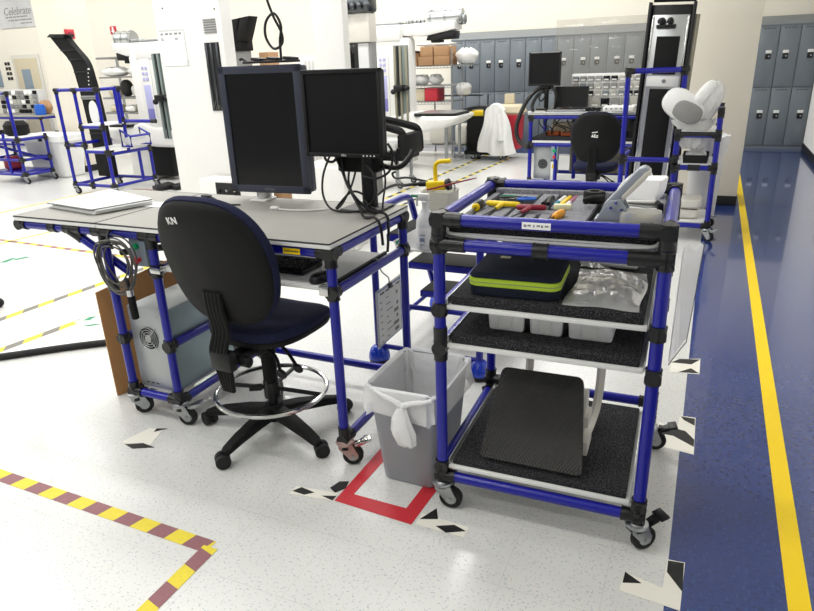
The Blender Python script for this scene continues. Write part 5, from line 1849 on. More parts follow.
# ================================================================== SCANNERS (white C-shaped machines)
def scanner(label, loc, mirror, full, ka=1., kt=1., dz=0.):
    """white scanning machine: a column with purple control panel and rails, an overhead arm, a swooping table"""
    t = thing('scanner', label, 'scanner', loc)
    X = lambda x: x
    Xa = lambda x: (-1 if mirror else 1) * (x if x < .3 else .3 + (x - .3) * ka)
    Xt = lambda x: (-1 if mirror else 1) * (x if x < .3 else .3 + (x - .3) * kt)
    b = lambda mb, n, m, p=t: mb.build(n, m, p, world=False)
    mb = MB().span(X(-.36), X(.36), .0, .26, .55, 1.90, bev=.05)
    col = b(mb, 'column', 'machine')
    b(MB().span(X(-.365), X(-.22), -.006, .50, .62, 1.78, bev=.02), 'side_cover', 'rail_grey' if not mirror else 'machine', col)
    b(MB().span(X(-.17), X(.01), -.012, .0, .70, 1.75, bev=.01), 'control_panel', 'machine', col)
    b(MB().span(X(-.15), X(-.02), -.016, -.010, 1.05, 1.38, bev=.003), 'lavender_strip', 'purple', col)
    b(MB().span(X(-.15), X(-.02), -.0165, -.010, .86, 1.05, bev=.003), 'violet_strip', 'purple_dark', col)
    mb = MB()
    for i in range(3):
        for j in range(2):
            mb.box((X(-.12 + .065 * j), -.018, 1.46 + .075 * i), (.045, .01, .045), bev=.006)
    b(mb, 'buttons', 'purple', col)
    rl = MB().span(X(.10), X(.34), -.02, .0, .62, 1.80, bev=.005)
    r_ = b(rl, 'rail_bed', 'rail_grey', col)
    mb = MB()
    for x in (.115, .205, .30):
        mb.span(X(x), X(x + .035), -.05, -.02, .63, 1.79, bev=.006)
    b(mb, 'rail', 'olive' if not mirror else 'rail_grey', r_)
    b(MB().span(X(.16), X(.20), -.03, -.018, .63, 1.79), 'slot', 'dark', r_)
    mb = MB().box((X(.22), -.09, 1.20), (.16, .12, .09), bev=.012)
    mb.ell((X(.34), -.10, 1.20), (.05, .05, .04), n=8)
    mb.ell((X(.12), -.11, 1.15), (.04, .04, .04), n=8)
    b(mb, 'carriage', 'black', r_)
    # overhead arm
    mb = MB().span(Xa(-.38), Xa(.22), -.02, .50, 1.86, 2.08, bev=.02)
    mb.prism([(Xa(.20), 1.93), (Xa(.62), 1.91), (Xa(1.15), 1.985), (Xa(1.15), 2.10), (Xa(.20), 2.08)], -.38, -.06, mx=Matrix.Rotation(PI / 2, 4, 'X'), bev=.01)
    arm = b(mb, 'arm', 'machine')
    mb = MB().prism([(Xa(.62), 1.85), (Xa(1.12), 1.86), (Xa(1.14), 1.965), (Xa(.90), 1.95), (Xa(.66), 1.93)], -.33, -.11, mx=Matrix.Rotation(PI / 2, 4, 'X'), bev=.006)
    mb.box((Xa(.78), .22, 1.84), (.16, .14, .05), bev=.01)
    b(mb, 'tube_head', 'black', arm)
    mb = MB().cyl((Xa(.62), .25, 2.15), (Xa(1.22), .25, 2.16), .105, n=24)
    b(mb, 'cylinder', 'alu', arm)
    for x in (.66, .92, 1.18):
        mb = MB()
        mb.cyl((Xa(x), .25, 2.155), (Xa(x + .03), .25, 2.155), .112, n=24)
        b(mb, 'cylinder_band', 'steel', arm)
    b(MB().ell((Xa(1.24), .25, 2.12), (.04, .07, .08), n=8), 'end_cap', 'steel', arm)
    mb = MB().span(Xa(-.25), Xa(.18), .05, .35, 2.08, 2.12, bev=.01)
    for i in range(5):
        mb.box((Xa(.26 + .07 * i), .2, 2.11), (.04, .08, .06), bev=.008)
    b(mb, 'top_fittings', 'steel', arm)
    for o in (arm,) + tuple(arm.children):
        o.data.transform(Matrix.Translation((0, 0, dz)))
    # table sweeping out from the column foot
    sec = []
    for x, z0, z1, y0, y1 in ((-.36, .50, .78, -.02, .58), (.10, .50, .80, -.03, .58), (.34, .52, .86, -.04, .58), (.48, .54, .83, -.10, .60), (.80, .58, .80, -.25, .64), (1.15, .64, .80, -.28, .64), (1.35, .72, .80, -.24, .60), (1.42, .77, .80, -.18, .56)):
        hw, hd = (y1 - y0) / 2, (z1 - z0) / 2
        sec.append([(Xt(x), (y0 + y1) / 2 + u, (z0 + z1) / 2 + v) for u, v in rrect(hw, hd, .05, 4)])
    tb = b(MB().rings(sec), 'table', 'machine')
    mb = MB()
    oo = [(Xt(.48 + .45 + u), .18 + v, 0) for u, v in rrect(.44, .36, .10, 5)]
    mb.rings([[(x, y, .795) for x, y, _ in oo], [(x, y, .835) for x, y, _ in oo]])
    b(mb, 'table_edge', 'dark', tb)
    oo = [(Xt(.48 + .45 + u), .18 + v, 0) for u, v in rrect(.40, .32, .09, 5)]
    b(MB().rings([[(x, y, .82) for x, y, _ in oo], [(x, y, .842) for x, y, _ in oo]]), 'table_mat', 'alu', tb)
    if full:
        b(MB().span(Xt(-.10), Xt(.36), .05, .50, .06, .52, bev=.02), 'pedestal', 'black_soft')
        b(MB().span(Xt(.30), Xt(1.30), .10, .55, .0, .66, bev=.03), 'lower_cabinet', 'machine')
    else:
        b(MB().span(Xt(-.34), Xt(.25), .05, .5, .06, .52, bev=.03), 'pedestal', 'machine')
        for x, y in ((.95, .9), (1.1, .0)):
            b(MB().cyl((Xt(x), y, .09), (Xt(x), y, .62), .026, n=12), 'leg', 'steel')
    return t
sA = scanner('white scanner with silver tube on its arm standing between the monitors and the lockers', (-3.79, 7.5, 0), False, False, .88, .78)
sB = scanner('white scanner at the left, its black pedestal behind the near blue pipe rack', (-6.66, 5.6, 0), True, True, .50, .5, -.13)

# black armchair visible behind the square monitor
t = thing('armchair', 'black armchair with a white seat pad rolled up behind the square workbench monitor', 'chair', (-3.4, 6.1, 0))
for y in (5.82, 6.32):
    MB().tube(catmull([(-3.85, y, .80), (-3.66, y - .02, .855), (-3.3, y - .02, .84), (-2.95, y, .77), (-2.82, y + .02, .70), (-2.80, y + .03, .46)], 7), .05, n=10).build('arm_rail', 'black_soft', t)
MB().span(-2.88, -2.76, 5.78, 6.38, .42, .70, bev=.03).build('arm_end', 'black_soft', t)
MB().pad(supere(.42, .26, 3, 36), [(.9, 0), (1, .03), (1, .10), (.9, .14), (.0001, .15)], mx=Matrix.Translation((-3.28, 6.06, .47))).build('seat_pad', 'white', t)
MB().span(-3.75, -2.80, 5.80, 6.36, .36, .47, bev=.04).build('seat_pan', 'black_soft', t)
MB().span(-3.86, -3.74, 5.80, 6.36, .45, 1.25, bev=.04).build('backrest', 'black_soft', t)
for x in (-3.65, -2.92):
    for y in (5.86, 6.30):
        MB().cyl((x, y, .10), (x, y, .37), .022, n=10).build('leg', 'steel', t)
        caster(t, x, y, .3, .13)

# ================================================================== TALL WHITE EQUIPMENT BEHIND THE WORKBENCH
t = thing('equipment_tower', 'tall wide white equipment tower with a grille, a dark slot and a taped notice', 'equipment tower', (-3.73, 3.4, 0))
body = MB().span(-4.12, -3.345, 3.20, 3.36, 0, 3.0, bev=.01).build('body', 'machine', t)
mb = MB()
for i in range(6):
    mb.span(-3.545, -3.405, 3.192, 3.205, 1.865 + .021 * i, 1.877 + .021 * i)
mb.build('vent_grille', 'text_grey', t)
sl_ = MB().span(-3.56, -3.40, 3.190, 3.205, 1.19, 1.785).build('slot', 'dark', t)
mb = MB()
for x in (-3.55, -3.495, -3.43):
    mb.span(x, x + .022, 3.182, 3.195, 1.20, 1.78, bev=.003)
mb.build('slot_rail', 'tool_steel', sl_)
mb = MB()
for i in range(5):
    mb.cyl((-3.54 + .03 * i, 3.185, 1.20), (-3.50 + .02 * i, 3.18, 1.28 - .02 * i), .006, n=6)
mb.build('cables', 'cable_grey', sl_)
for x, z in ((-3.40, 2.06), (-3.39, .66), (-4.0, 2.1)):
    MB().lathe([(0, 0), (.008, 0), (.007, .004)], at=(x, 3.2, z), axis=(0, -1, 0), n=10).build('screw', 'tool_steel', t)
nt_ = thing('notice_sheet', 'white notice sheet taped to the tall white equipment tower', 'notice', (-3.94, 3.19, 1.76))
nm = frame_mx((-4.085, 3.196, 1.60), (1, 0, -.0), (.02, 0, 1))
sh = MB().prism([(0, 0), (.30, .0), (.30, .31), (-.0, .30)], 0, .003, mx=nm).build('sheet', 'paper', nt_)
mb = MB()
random.seed(8)
for r, (v, n_, h) in enumerate(((.270, 5, .018), (.235, 4, .010), (.222, 4, .008))):
    for i in range(n_):
        if r and i in (1, 2):
            continue
        mb.span(.02 + .055 * i, .05 + .055 * i + .01 * (i % 2), v, v + h, .003, .0038, mx=nm)
mb.build('printing', 'text_grey', sh)
MB().span(.0, .30, .30, .315, .002, .004, mx=nm).build('tape', 'paper_grey', sh)
MB().span(.29, .31, .0, .05, .002, .004, mx=nm).build('tape', 'paper_grey', sh)
t = thing('power_box', 'white power box with open connector panel at the foot of the tall white tower', 'power box', (-3.35, 3.0, 0))
MB().span(-3.64, -3.15, 2.95, 3.18, 0, .585, bev=.01).build('housing', 'machine', t)
cp = MB().span(-3.44, -3.16, 2.942, 2.955, .38, .56, bev=.004).build('connector_panel', 'dark', t)
random.seed(4)
for i in range(9):
    x, z = -3.42 + .03 * i, .42 + .09 * random.random()
    MB().cyl((x, 2.945, z), (x, 2.92, z), .012, n=8).build('connector', random.choice(['steel', 'cable_grey', 'beige', 'black']), cp)

t = thing('white_column_cabinet', 'narrow tall white cabinet column rising between the two workbench monitors', 'cabinet', (-2.2, 3.2, 0))
MB().span(-2.275, -1.99, 3.0, 3.10, 0, 3.0, bev=.012).build('column', 'machine', t)
MB().span(-2.52, -2.03, 2.92, 3.35, 0, .74, bev=.015).build('foot_box', 'machine', t)
t = thing('electronics_cabinet', 'grey electronics cabinet with a dark opening behind the square monitor', 'cabinet', (-3.2, 5.6, 0))
MB().span(-3.50, -3.06, 5.55, 5.70, 0, 1.80, bev=.01).build('case', 'text_grey', t)
MB().span(-3.40, -3.24, 5.54, 5.56, 1.30, 1.79, bev=.003).build('opening', 'screen', t)
MB().span(-3.23, -3.09, 5.535, 5.555, .8, 1.79, bev=.004).build('door', 'paper_grey', t)
MB().span(-3.42, -3.05, 5.50, 5.70, 1.80, 2.12, bev=.015).build('upper_unit', 'offwhite', t)
mb = MB()
for i in range(4):
    mb.box((-3.40 + .01 * i, 5.50, 1.86 + .08 * i), (.07, .06, .05), bev=.012)
mb.span(-3.46, -3.02, 5.45, 5.7, 2.12, 2.3, bev=.04)
for i in range(5):
    mb.ell((-3.40 + .09 * i, 5.44, 2.19), (.04, .04, .05), n=7)
mb.build('fittings', 'tool_steel', t)
t = thing('vented_cabinet', 'white cabinet with vertical vent slots seen between the two monitors', 'cabinet', (-3.85, 5.5, 0))
b = MB().span(-4.12, -3.68, 5.5, 5.74, .06, 1.68, bev=.012).build('case', 'machine', t)
mb = MB()
for i in range(5):
    mb.span(-3.98 + .055 * i, -3.955 + .055 * i, 5.49, 5.505, .30, .62)
    mb.span(-3.98 + .055 * i, -3.955 + .055 * i, 5.49, 5.505, 1.35, 1.62)
mb.build('vent_slots', 'paper_grey', b)
for x in (-4.05, -3.75):
    for y in (5.56, 5.69):
        MB().lathe([(0, 0), (.04, 0), (.04, .03), (.02, .06)], at=(x, y, 0), n=14).build('foot', 'black', t)

# black ribbed hood behind the upright monitor
t = thing('bellows_hood', 'black ribbed bellows hood on a clear stand behind the upright monitor', 'bellows', (-4.2, 4.5, 0))
mb = MB()
for i in range(4):
    x0_, x1_ = -4.46 + .11 * i, -4.35 + .11 * i
    mb.prism([(x0_ - .03, 1.84), (x1_ - .02, 1.84), (x1_ + .09, 2.05 + .012 * i), (x0_ + .05, 2.035 + .012 * i)], -4.62 + .02 * i, -4.40, mx=Matrix.Rotation(PI / 2, 4, 'X'), bev=.004)
mb.build('bellows', 'black_soft', t)
mb = MB()
mb.span(-4.46, -4.08, 4.42, 4.62, 1.74, 1.85, bev=.01)
mb.build('collar', 'black_soft', t)
MB().span(-4.44, -4.10, 4.45, 4.60, .04, 1.74, bev=.008).build('clear_stand', 'text_grey', t)
MB().span(-4.5, -4.0, 4.35, 4.7, 0, .04, bev=.008).build('foot_plate', 'black', t)
tag(MB().span(-4.06, -3.93, 4.68, 4.88, 0, 1.72, bev=.004).build('cardboard_post', 'card_light'), 'tall tan cardboard edge beside the black bellows hood', 'cardboard')

# ================================================================== LEFT SIDE
# white tub
t = thing('white_tub', 'large white lidded tub on the floor in front of the left cream pillar', 'tub', (-9.0, 5.6, 0))
mb = MB()
mb.rings([[(-9.0 + u, 5.62 + v, z) for u, v in rrect(a, b_, .06, 4)] for a, b_, z in ((.36, .17, .001), (.38, .19, .02), (.44, .24, .56))])
mb.build('tub', 'white', t)
mb = MB()
mb.rings([[(-9.0 + u, 5.62 + v, z) for u, v in rrect(a, b_, .06, 4)] for a, b_, z in ((.46, .25, .561), (.48, .27, .57), (.48, .27, .66), (.46, .25, .675))])
mb.build('lid', 'white', t)
MB().span(-9.0, -8.91, 5.34, 5.352, .58, .63, bev=.003).build('latch', 'dark', t)

# near blue rack with the tall black chute
rk = thing('pipe_rack', 'tall blue pipe rack on casters with a low deck at its right', 'rack', (-6.85, 4.7, 0))
AX0, AX1, AX2, AY0, AY1 = -7.20, -6.86, -6.46, 4.43, 5.16
L = []
for x in (AX0, AX1, AX2):
    L.append(('post', (x, AY0, .10), (x, AY0, 1.37)))
L += [('post', (AX0, AY1, .10), (AX0, AY1, .68)), ('post', (AX2, AY1, .10), (AX2, AY1, .62)), ('post', (AX2, AY0 + .35, .55), (AX2, AY0 + .35, 1.37)), ('post', (AX2, AY0 + .52, .13), (AX2, AY0 + .52, .54)),
      ('post', (AX2 + .10, AY0 + .20, .93), (AX2 + .10, AY0 + .20, 1.37)),
      ('rail', (AX0, AY0, 1.37), (AX2, AY0, 1.37)), ('rail', (AX2, AY0, 1.37), (AX2, AY0 + .35, 1.37)), ('rail', (AX2, AY0 + .20, 1.37), (AX2 + .10, AY0 + .20, 1.37)),
      ('rail', (AX0, AY0, .66), (AX1, AY0, .66)), ('rail', (AX0, AY0, .66), (AX0, AY1, .66)), ('rail', (AX1, AY0, .58), (AX2, AY0, .58)),
      ('rail', (AX2, AY0, .55), (AX2, AY1, .55)), ('rail', (AX0, AY0, .13), (AX2, AY0, .13)), ('rail', (AX2, AY0, .13), (AX2, AY1, .13)), ('rail', (AX0, AY1, .13), (AX2, AY1, .13)), ('rail', (AX0, AY0, .13), (AX0, AY1, .13)),
      ('rail', (AX2, AY0 + .35, .95), (AX2 + .55, AY0 + .35, .95)), ('rail', (AX1, AY0, .90), (AX2, AY0, .90))]
J = [(x, AY0, z) for x in (AX0, AX1, AX2) for z in (1.37, .13)] + [(AX0, AY0, .66), (AX1, AY0, .66), (AX2, AY0, .57), (AX2, AY1, .55), (AX2, AY1, .13), (AX2, AY0 + .35, 1.37), (AX2, AY0 + .35, .95), (-7.08, AY0, .66), (AX1, AY0, .90), (AX2, AY0, .90), (AX2 + .55, AY0 + .35, .95)]
pipes(rk, L, J, r=.022)
for z, x0_, y1_ in ((.92, AX1, AY0 + .5), (.60, AX1, AY1)):
    MB().span(x0_ + .01, AX2 + .02, AY0 - .01, y1_, z, z + .016, bev=.003).build('shelf', 'white_board', rk)
for x, y in ((AX0, AY0), (AX2, AY0), (AX0, AY1), (AX2, AY1)):
    caster(rk, x, y, .3, .12, brake='black' if y == AY1 else None)
t = thing('black_chute', 'tall curved black ribbed chute standing in the blue pipe rack', 'chute', (-7.1, 4.9, .15))
path = [(-7.17, 5.0, .16), (-7.18, 5.0, .60), (-7.20, 5.0, 1.10), (-7.24, 5.0, 1.50), (-7.29, 5.0, 1.72), (-7.45, 5.0, 1.90), (-7.59, 5.0, 2.06)]
rings = []
pp = catmull(path, 6)
for p in pp:
    rings.append([(p.x - .145, p.y - .06, p.z), (p.x + .145, p.y - .06, p.z), (p.x + .145, p.y + .03, p.z), (p.x - .145, p.y + .03, p.z)])
MB().rings(rings).build('chute', 'black_soft', t)
for k in (8, 14, 20, 25, 29):
    p = pp[k]
    MB().box((p.x, p.y - .065, p.z), (.295, .012, .014), bev=.003).build('rib', 'black', t)
MB().prism([(-7.75, 2.05), (-7.43, 2.03), (-7.38, 2.075), (-7.68, 2.09)], -5.06, -4.90, mx=Matrix.Rotation(PI / 2, 4, 'X'), bev=.004).build('top_flap', 'black', t)
mb = MB()
mb.pad(supere(.085, .17, 2.2, 26), [(1, 0), (.98, .01), (.0001, .012)], mx=FRONT((-7.155, 4.935, 1.04)))
mb.build('white_disc', 'white', t)
MB().box((-7.215, 4.935, 1.25), (.28, .012, .05), bev=.003).build('grey_band', 'text_grey', t)
mb = MB()
for i in range(6):
    mb.ell((-7.12 - .010 * i, 4.95, 1.62 - .05 * i), (.018, .014, .014), n=6)
mb.build('edge_clips', 'white', t)
t = thing('wire_tray', 'clear parts in a blue wire tray on the low deck of the blue pipe rack', 'tray', (-6.5, 4.8, .62))
MB().box((-6.38, 4.85, .69), (.14, .3, .10), bev=.03).build('parts', 'wrap', t)
mb = MB()
mb.tube([(-6.45, 4.68, .63), (-6.28, 4.68, .63), (-6.28, 4.68, .76), (-6.45, 4.68, .84)], .016, n=8, closed=True)
mb.tube([(-6.45, 5.02, .63), (-6.28, 5.02, .63), (-6.28, 5.02, .76), (-6.45, 5.02, .84)], .016, n=8, closed=True)
mb.cyl((-6.28, 4.68, .76), (-6.28, 5.02, .76), .016, n=8)
mb.build('wire_frame', 'blue', t)
t = thing('foot_pedals', 'black foot pedals on the floor right of the blue pipe rack', 'pedals', (-6.0, 5.1, 0))
for i, (x, y) in enumerate(((-6.16, 5.0), (-5.95, 5.12))):
    MB().box((x, y, .045), (.20, .26, .06), rot=(.12, 0, -.4), bev=.02).build('pedal', 'black', t)
tag(MB().tube(catmull([(-6.6, 4.85, .012), (-6.3, 4.9, .012), (-6.0, 5.2, .012), (-5.7, 5.3, .012)], 6), .011, n=8).build('red_hose', 'pinkplate'), 'thin pinkish hose on the floor beside the black foot pedals', 'hose')

# shelving with white bags
t = thing('storage_shelving', 'grey storage shelving of white bags behind the left scanner', 'shelving', (-9.1, 7.6, 0))
for x in (-9.95, -8.2):
    for y in (7.5, 8.1):
        MB().span(x - .02, x + .02, y - .02, y + .02, 0, 1.85).build('post', 'steel', t)
for z in (.45, .86, 1.13, 1.50, 1.84):
    MB().span(-9.97, -8.18, 7.48, 8.12, z - .03, z, bev=.004).build('shelf', 'text_grey', t)
k = 0
for x, z, sx, sz, m_, lab in ((-9.5, 1.502, .30, .13, 'white', 'large white bag on the fourth shelf of the grey storage shelving'), (-8.9, 1.502, .28, .12, 'white', 'white bag on the fourth grey shelf nearest the left scanner'),
        (-9.6, 1.132, .10, .16, 'beige', 'tan bag on the third grey shelf, farthest from the left scanner'), (-9.0, 1.132, .12, .17, 'wrap', 'clear white bag on the third grey shelf beside the dark ball'), (-8.66, 1.132, .12, .17, 'wrap', 'clear white bag on the third grey shelf nearest the left scanner'),
        (-9.6, .862, .13, .11, 'beige', 'tan bag on the second grey shelf, farthest from the left scanner'), (-9.2, .862, .16, .10, 'white', 'white bag on the second grey shelf beside the curved tan sheet'), (-8.75, .862, .14, .11, 'offwhite', 'cream bag on the second grey shelf nearest the left scanner')):
    k += 1
    crumple('storage_bag', lab, x, 7.62, z, sx, .16, sz, m_, 20 + k, 'bag')
tag(MB().ell((-9.28, 7.60, 1.29), (.12, .12, .155), n=12).build('dark_ball', 'dark'), 'dark round ball shaped part on the third shelf of the grey storage shelving', 'ball')
tag(MB().tube(catmull([(-9.1, 7.55, .87), (-8.98, 7.55, 1.04), (-8.85, 7.55, 1.06), (-8.72, 7.55, .95), (-8.70, 7.55, .87)], 6), .03, n=8).build('curved_sheet', 'olive'), 'curved tan part arched over the second shelf of the grey storage shelving', 'part')

# left edge pipe cart and bench
lc = thing('pipe_cart', 'blue pipe cart at the left edge with a dark bag on its shelf', 'cart', (-9.1, 5.1, 0))
CX0, CX1, CY0, CY1 = -9.55, -8.75, 4.82, 5.30
L = []
for x in (CX0, CX1):
    for y in (CY0, CY1):
        L.append(('post', (x, y, .10), (x, y, 1.34 if x == CX1 and y == CY0 else .72)))
L.append(('post', (-9.05, CY0, .13), (-9.05, CY0, .75)))
for z in (.66, .36, .14):
    L += [('rail', (CX0, CY0, z), (CX1, CY0, z)), ('rail', (CX0, CY1, z), (CX1, CY1, z)), ('rail', (CX1, CY0, z), (CX1, CY1, z)), ('rail', (CX0, CY0, z), (CX0, CY1, z))]
L += [('rail', (CX0, CY0, .62), (CX1, CY1, .30)), ('rail', (CX1 - .7, CY0, 1.33), (CX1, CY0, 1.33))]
J = [(x, y, z) for x in (CX0, CX1) for y in (CY0, CY1) for z in (.66, .36, .14)] + [(CX1, CY0, 1.33)]
pipes(lc, L, J, r=.022)
MB().span(CX0, CX1, CY0, CY1, .165, .18, bev=.003).build('shelf', 'blue', lc)
MB().span(CX0, CX1, CY0, CY1, .685, .70, bev=.003).build('shelf', 'white_board', lc)
for x, y in ((CX0, CY0), (CX1, CY0), (CX0, CY1), (CX1, CY1)):
    caster(lc, x, y, .2, .12)
tag(MB().pad(supere(.18, .16, 2.5, 26), [(.7, 0), (1, .03), (1, .16), (.7, .22), (.0001, .23)], mx=Matrix.Translation((-9.1, 5.1, .70))).build('dark_bag', 'black_soft'), 'dark bag on the upper shelf of the left edge pipe cart', 'bag')
tag(MB().pad(supere(.12, .12, 2.5, 26), [(.7, 0), (1, .03), (1, .16), (.7, .2), (.0001, .205)], mx=Matrix.Translation((-9.3, 5.05, .181))).build('dark_red_bag', 'red_dark'), 'dark red bag on the lower shelf of the left edge pipe cart', 'bag')

lb2 = thing('pipe_bench', 'blue pipe bench carrying the grey parts drawers by the left back wall', 'workbench', (-13.9, 8.9, 0))
BX0, BX1, BY0, BY1 = -15.2, -13.15, 8.6, 9.3
L = []
for x in (BX0, BX1):
    for y in (BY0, BY1):
        L.append(('post', (x, y, .0), (x, y, .66)))
for z in (.66, .2, -0.0 + .06):
    L += [('rail', (BX0, BY0, z), (BX1, BY0, z)), ('rail', (BX0, BY1, z), (BX1, BY1, z)), ('rail', (BX1, BY0, z), (BX1, BY1, z))]
J = [(x, y, z) for x in (BX0, BX1) for y in (BY0, BY1) for z in (.66, .2)]
pipes(lb2, L, J, r=.026)
MB().span(BX0, BX1 + .03, BY0 - .03, BY1, .685, .72, bev=.004).build('table_top', 'grey_top', lb2)
dr = thing('drawer_organizer', 'grey rack of clear parts drawers on the far left bench', 'drawer rack', (-14.0, 9.0, .721))
MB().span(-14.95, -13.60, 9.0, 9.2, .721, 1.27, bev=.004).build('cabinet', 'paper_grey', dr)
random.seed(14)
for r in range(5):
    for c in range(9):
        x, z = -14.93 + .147 * c, .74 + .104 * r
        MB().span(x + .012, x + .135, 8.975, 9.0, z + .008, z + .09, bev=.004).build('drawer', random.choice(['text_grey', 'clear_box', 'screen_matte', 'text_grey', 'paper']), dr)
crumple('blue_tan_bag', 'tan bag with blue bottom at the right end of the left drawer rack', -13.42, 9.0, .721, .17, .12, .24, 'card_light', 31, 'bag')
tag(MB().pad(supere(.13, .1, 2.5, 20), [(.9, 0), (1, .03), (.9, .22), (.0001, .24)], mx=Matrix.Translation((-13.3, 8.75, .722))).build('blue_pouch', 'bluegrip'), 'bright blue pouch in front of the tan bag on the far left bench', 'pouch')

# poster, signs, back wall door and window
t = thing('wall_poster', 'silver grey poster with script lettering high on the left back wall', 'poster', (-15.9, 11.13, 3.0))
ps = MB().span(-17.3, -15.75, 11.125, 11.148, 2.80, 3.58).build('sheet', 'poster', t)
text('lettering', 'Celebrate', .27, 'text_grey', ps, FRONT((-16.5, 11.123, 3.20)), ext=.002, shear=.3)
mb = MB()
for z, x0_, x1_, h in ((3.05, -17.0, -16.15, .03), (2.97, -16.9, -16.0, .03), (2.89, -16.45, -16.0, .025)):
    x = x0_
    while x < x1_:
        w = .07 + .05 * ((int(x * 100) * 7) % 3)
        mb.span(x, min(x + w, x1_), 11.121, 11.1255, z, z + h)
        x += w + .03
mb.build('small_print', 'text_grey', ps)

t = thing('alarm_box', 'red alarm box on the left cream pillar above the black chute', 'alarm box', (-8.81, 6.18, 2.15))
MB().span(-8.829, -8.79, 6.10, 6.26, 2.10, 2.24, bev=.006).build('box', 'red', t)
MB().span(-8.792, -8.783, 6.14, 6.22, 2.14, 2.20, bev=.002).build('plate', 'red_dark', t)
t = thing('extinguisher_sign', 'red sign with a white down arrow on the back wall', 'sign', (-12.9, 11.14, 2.6))
sg = MB().span(-13.25, -13.05, 11.13, 11.149, 2.48, 2.66, bev=.003).build('plate', 'red', t)
mb = MB().span(-13.175, -13.125, 11.124, 11.131, 2.55, 2.64)
mb.prism([(-13.215, 2.56), (-13.15, 2.49), (-13.085, 2.56)], -11.131, -11.124, mx=Matrix.Rotation(PI / 2, 4, 'X'))
mb.build('arrow', 'text_white', sg)
dn = struct(MB().span(-17.05, -16.15, 11.10, 11.149, 0, 2.03, bev=.01).build('door_1', 'beige'))
struct(MB().span(-17.15, -16.05, 11.12, 11.148, 0, 2.12, bev=.01).build('door_frame', 'offwhite', dn))
struct(MB().span(-16.8, -16.45, 11.09, 11.105, 1.15, 1.75, bev=.004).build('door_glass', 'box_grey', dn))
struct(MB().span(-18.4, -17.75, 11.12, 11.149, 1.3, 2.0, bev=.01).build('window_1', 'box_grey'))
t = thing('wall_cards', 'column of small dark cards on the left back wall beside the door', 'cards', (-17.4, 11.14, 1.7))
for i in range(4):
    for j in range(2):
        MB().span(-17.5 + .12 * j, -17.41 + .12 * j, 11.138, 11.149, 1.48 + .13 * i, 1.56 + .13 * i).build('card', 'dark', t)
# rolling black caster at the left edge
t = thing('stool_base', 'black stool base with a black caster at the left edge of the floor', 'stool', (-4.05, .95, 0))
MB().tube([(-4.14, .70, .10), (-3.86, .84, .085), (-3.79, .88, .075)], [.03, .024, .014], n=8).build('leg', 'black_soft', t)
MB().cyl((-4.14, .70, .06), (-4.14, .70, .5), .03, n=12).build('column', 'black', t)
MB().lathe([(.01, -.02), (.028, -.02), (.034, -.012), (.034, .012), (.028, .02), (.01, .02)], at=(-3.78, .89, .0345), axis=(.5, -.85, 0), n=20).build('caster', 'rubber', t)
for a in (1.8, 3.0, 4.3, 5.5):
    MB().tube([(-4.14, .70, .10), (-4.14 + .30 * math.cos(a), .70 + .30 * math.sin(a), .06)], [.03, .014], n=8).build('leg', 'black_soft', t)
t = thing('hanging_light', 'blue and white light hanging above the looped cable', 'light', (-2.7, 4.0, 2.35))
MB().span(-2.95, -2.55, 3.9, 4.2, 2.345, 2.40, bev=.02).build('body', 'bluegrip', t)
MB().cyl((-2.75, 4.05, 2.39), (-2.75, 4.05, 4.3), .008, n=8).build('stem', 'steel', t)

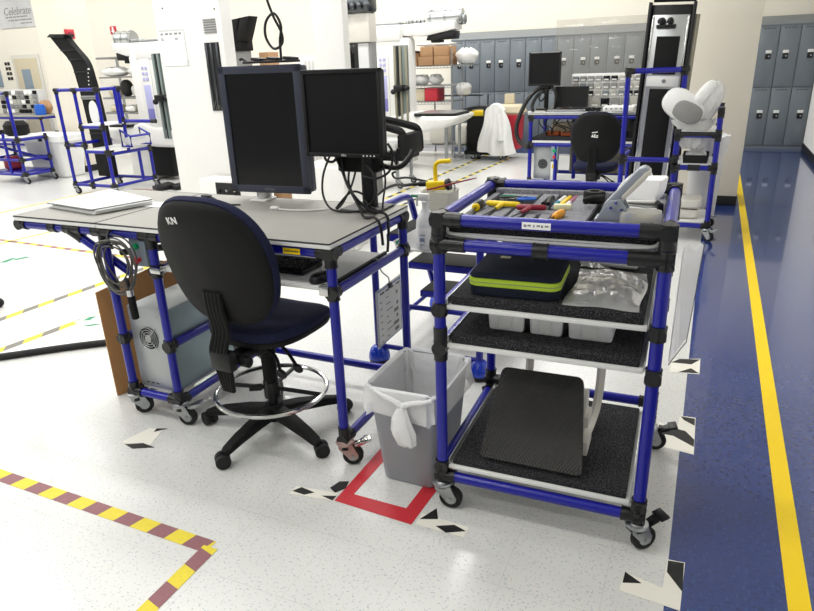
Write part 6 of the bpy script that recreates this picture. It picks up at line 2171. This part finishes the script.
GROUPS = {'floor_marker': 'corner tape markers on the floor', 'striped_tape': 'striped tapes on the white floor', 'storage_bag': 'bags on the grey storage shelving',
          'marker_pen': 'marker pens in the tool tray', 'tool_block': 'tool blocks on the far bench shelf', 'tan_bin': 'tan bins on the wire shelving',
          'storage_tub': 'storage tubs below the scanner table', 'grey_bag': 'grey bags on the wire shelving', 'white_bundle': 'white bundles on the wire shelving',
          'moulded_cover': 'moulded covers on the lowest cart shelf'}
for o in COL.objects:
    k = o.name.split('.')[0]
    if o.parent is None and 'label' in o and 'group' not in o:
        if k in GROUPS:
            o['group'] = GROUPS[k]
        elif k == 'cardboard_box' and 'wire' in o['label']:
            o['group'] = 'cardboard boxes on the top wire shelf'

# ================================================================== LIGHT AND CAMERA
def area(x, y, e, sx=1.25, sy=.32):
    l = bpy.data.lights.new('ceiling_fixture', 'AREA')
    l.shape = 'RECTANGLE'
    l.size, l.size_y = sx, sy
    l.energy = e
    l.color = (1, .995, .985)
    o = bpy.data.objects.new('ceiling_fixture', l)
    o.location = (x, y, 4.25)
    COL.objects.link(o)
E_L = 62
for ix in range(8):
    for iy in range(6):
        x, y = -17.6 + 2.35 * ix, -3.9 + 2.7 * iy
        area(x, y, E_L * (.66 if y < 0 else .88) * (.8 if x > -2 else (.52 if x < -6 else .8)))

w = bpy.data.worlds.new('hall')
SC.world = w
w.use_nodes = True
w.node_tree.nodes['Background'].inputs['Color'].default_value = (.98, .99, 1, 1)
w.node_tree.nodes['Background'].inputs['Strength'].default_value = .3

cam = bpy.data.cameras.new('camera')
co = bpy.data.objects.new('camera', cam)
COL.objects.link(co)
cam.sensor_width = 36
cam.lens = 646.07 / 814 * 36
cam.clip_start = .02
cam.clip_end = 100
yaw, pitch, roll = .4366, .3588, -.0363
fw = Vector((-math.sin(yaw) * math.cos(pitch), math.cos(yaw) * math.cos(pitch), -math.sin(pitch)))
r = Vector((math.cos(yaw), math.sin(yaw), 0))
u = r.cross(fw)
r2 = r * math.cos(roll) + u * math.sin(roll)
u2 = -r * math.sin(roll) + u * math.cos(roll)
mw = Matrix.Identity(4)
for i in range(3):
    mw[i][0], mw[i][1], mw[i][2] = r2[i], u2[i], -fw[i]
mw.translation = (.7466, -1.8579, 1.55)
co.matrix_world = mw
SC.camera = co

SC.view_settings.view_transform = 'Standard'
SC.view_settings.look = 'None'
SC.view_settings.gamma = 1
SC.view_settings.use_curve_mapping = False
SC.view_settings.exposure = 0.0
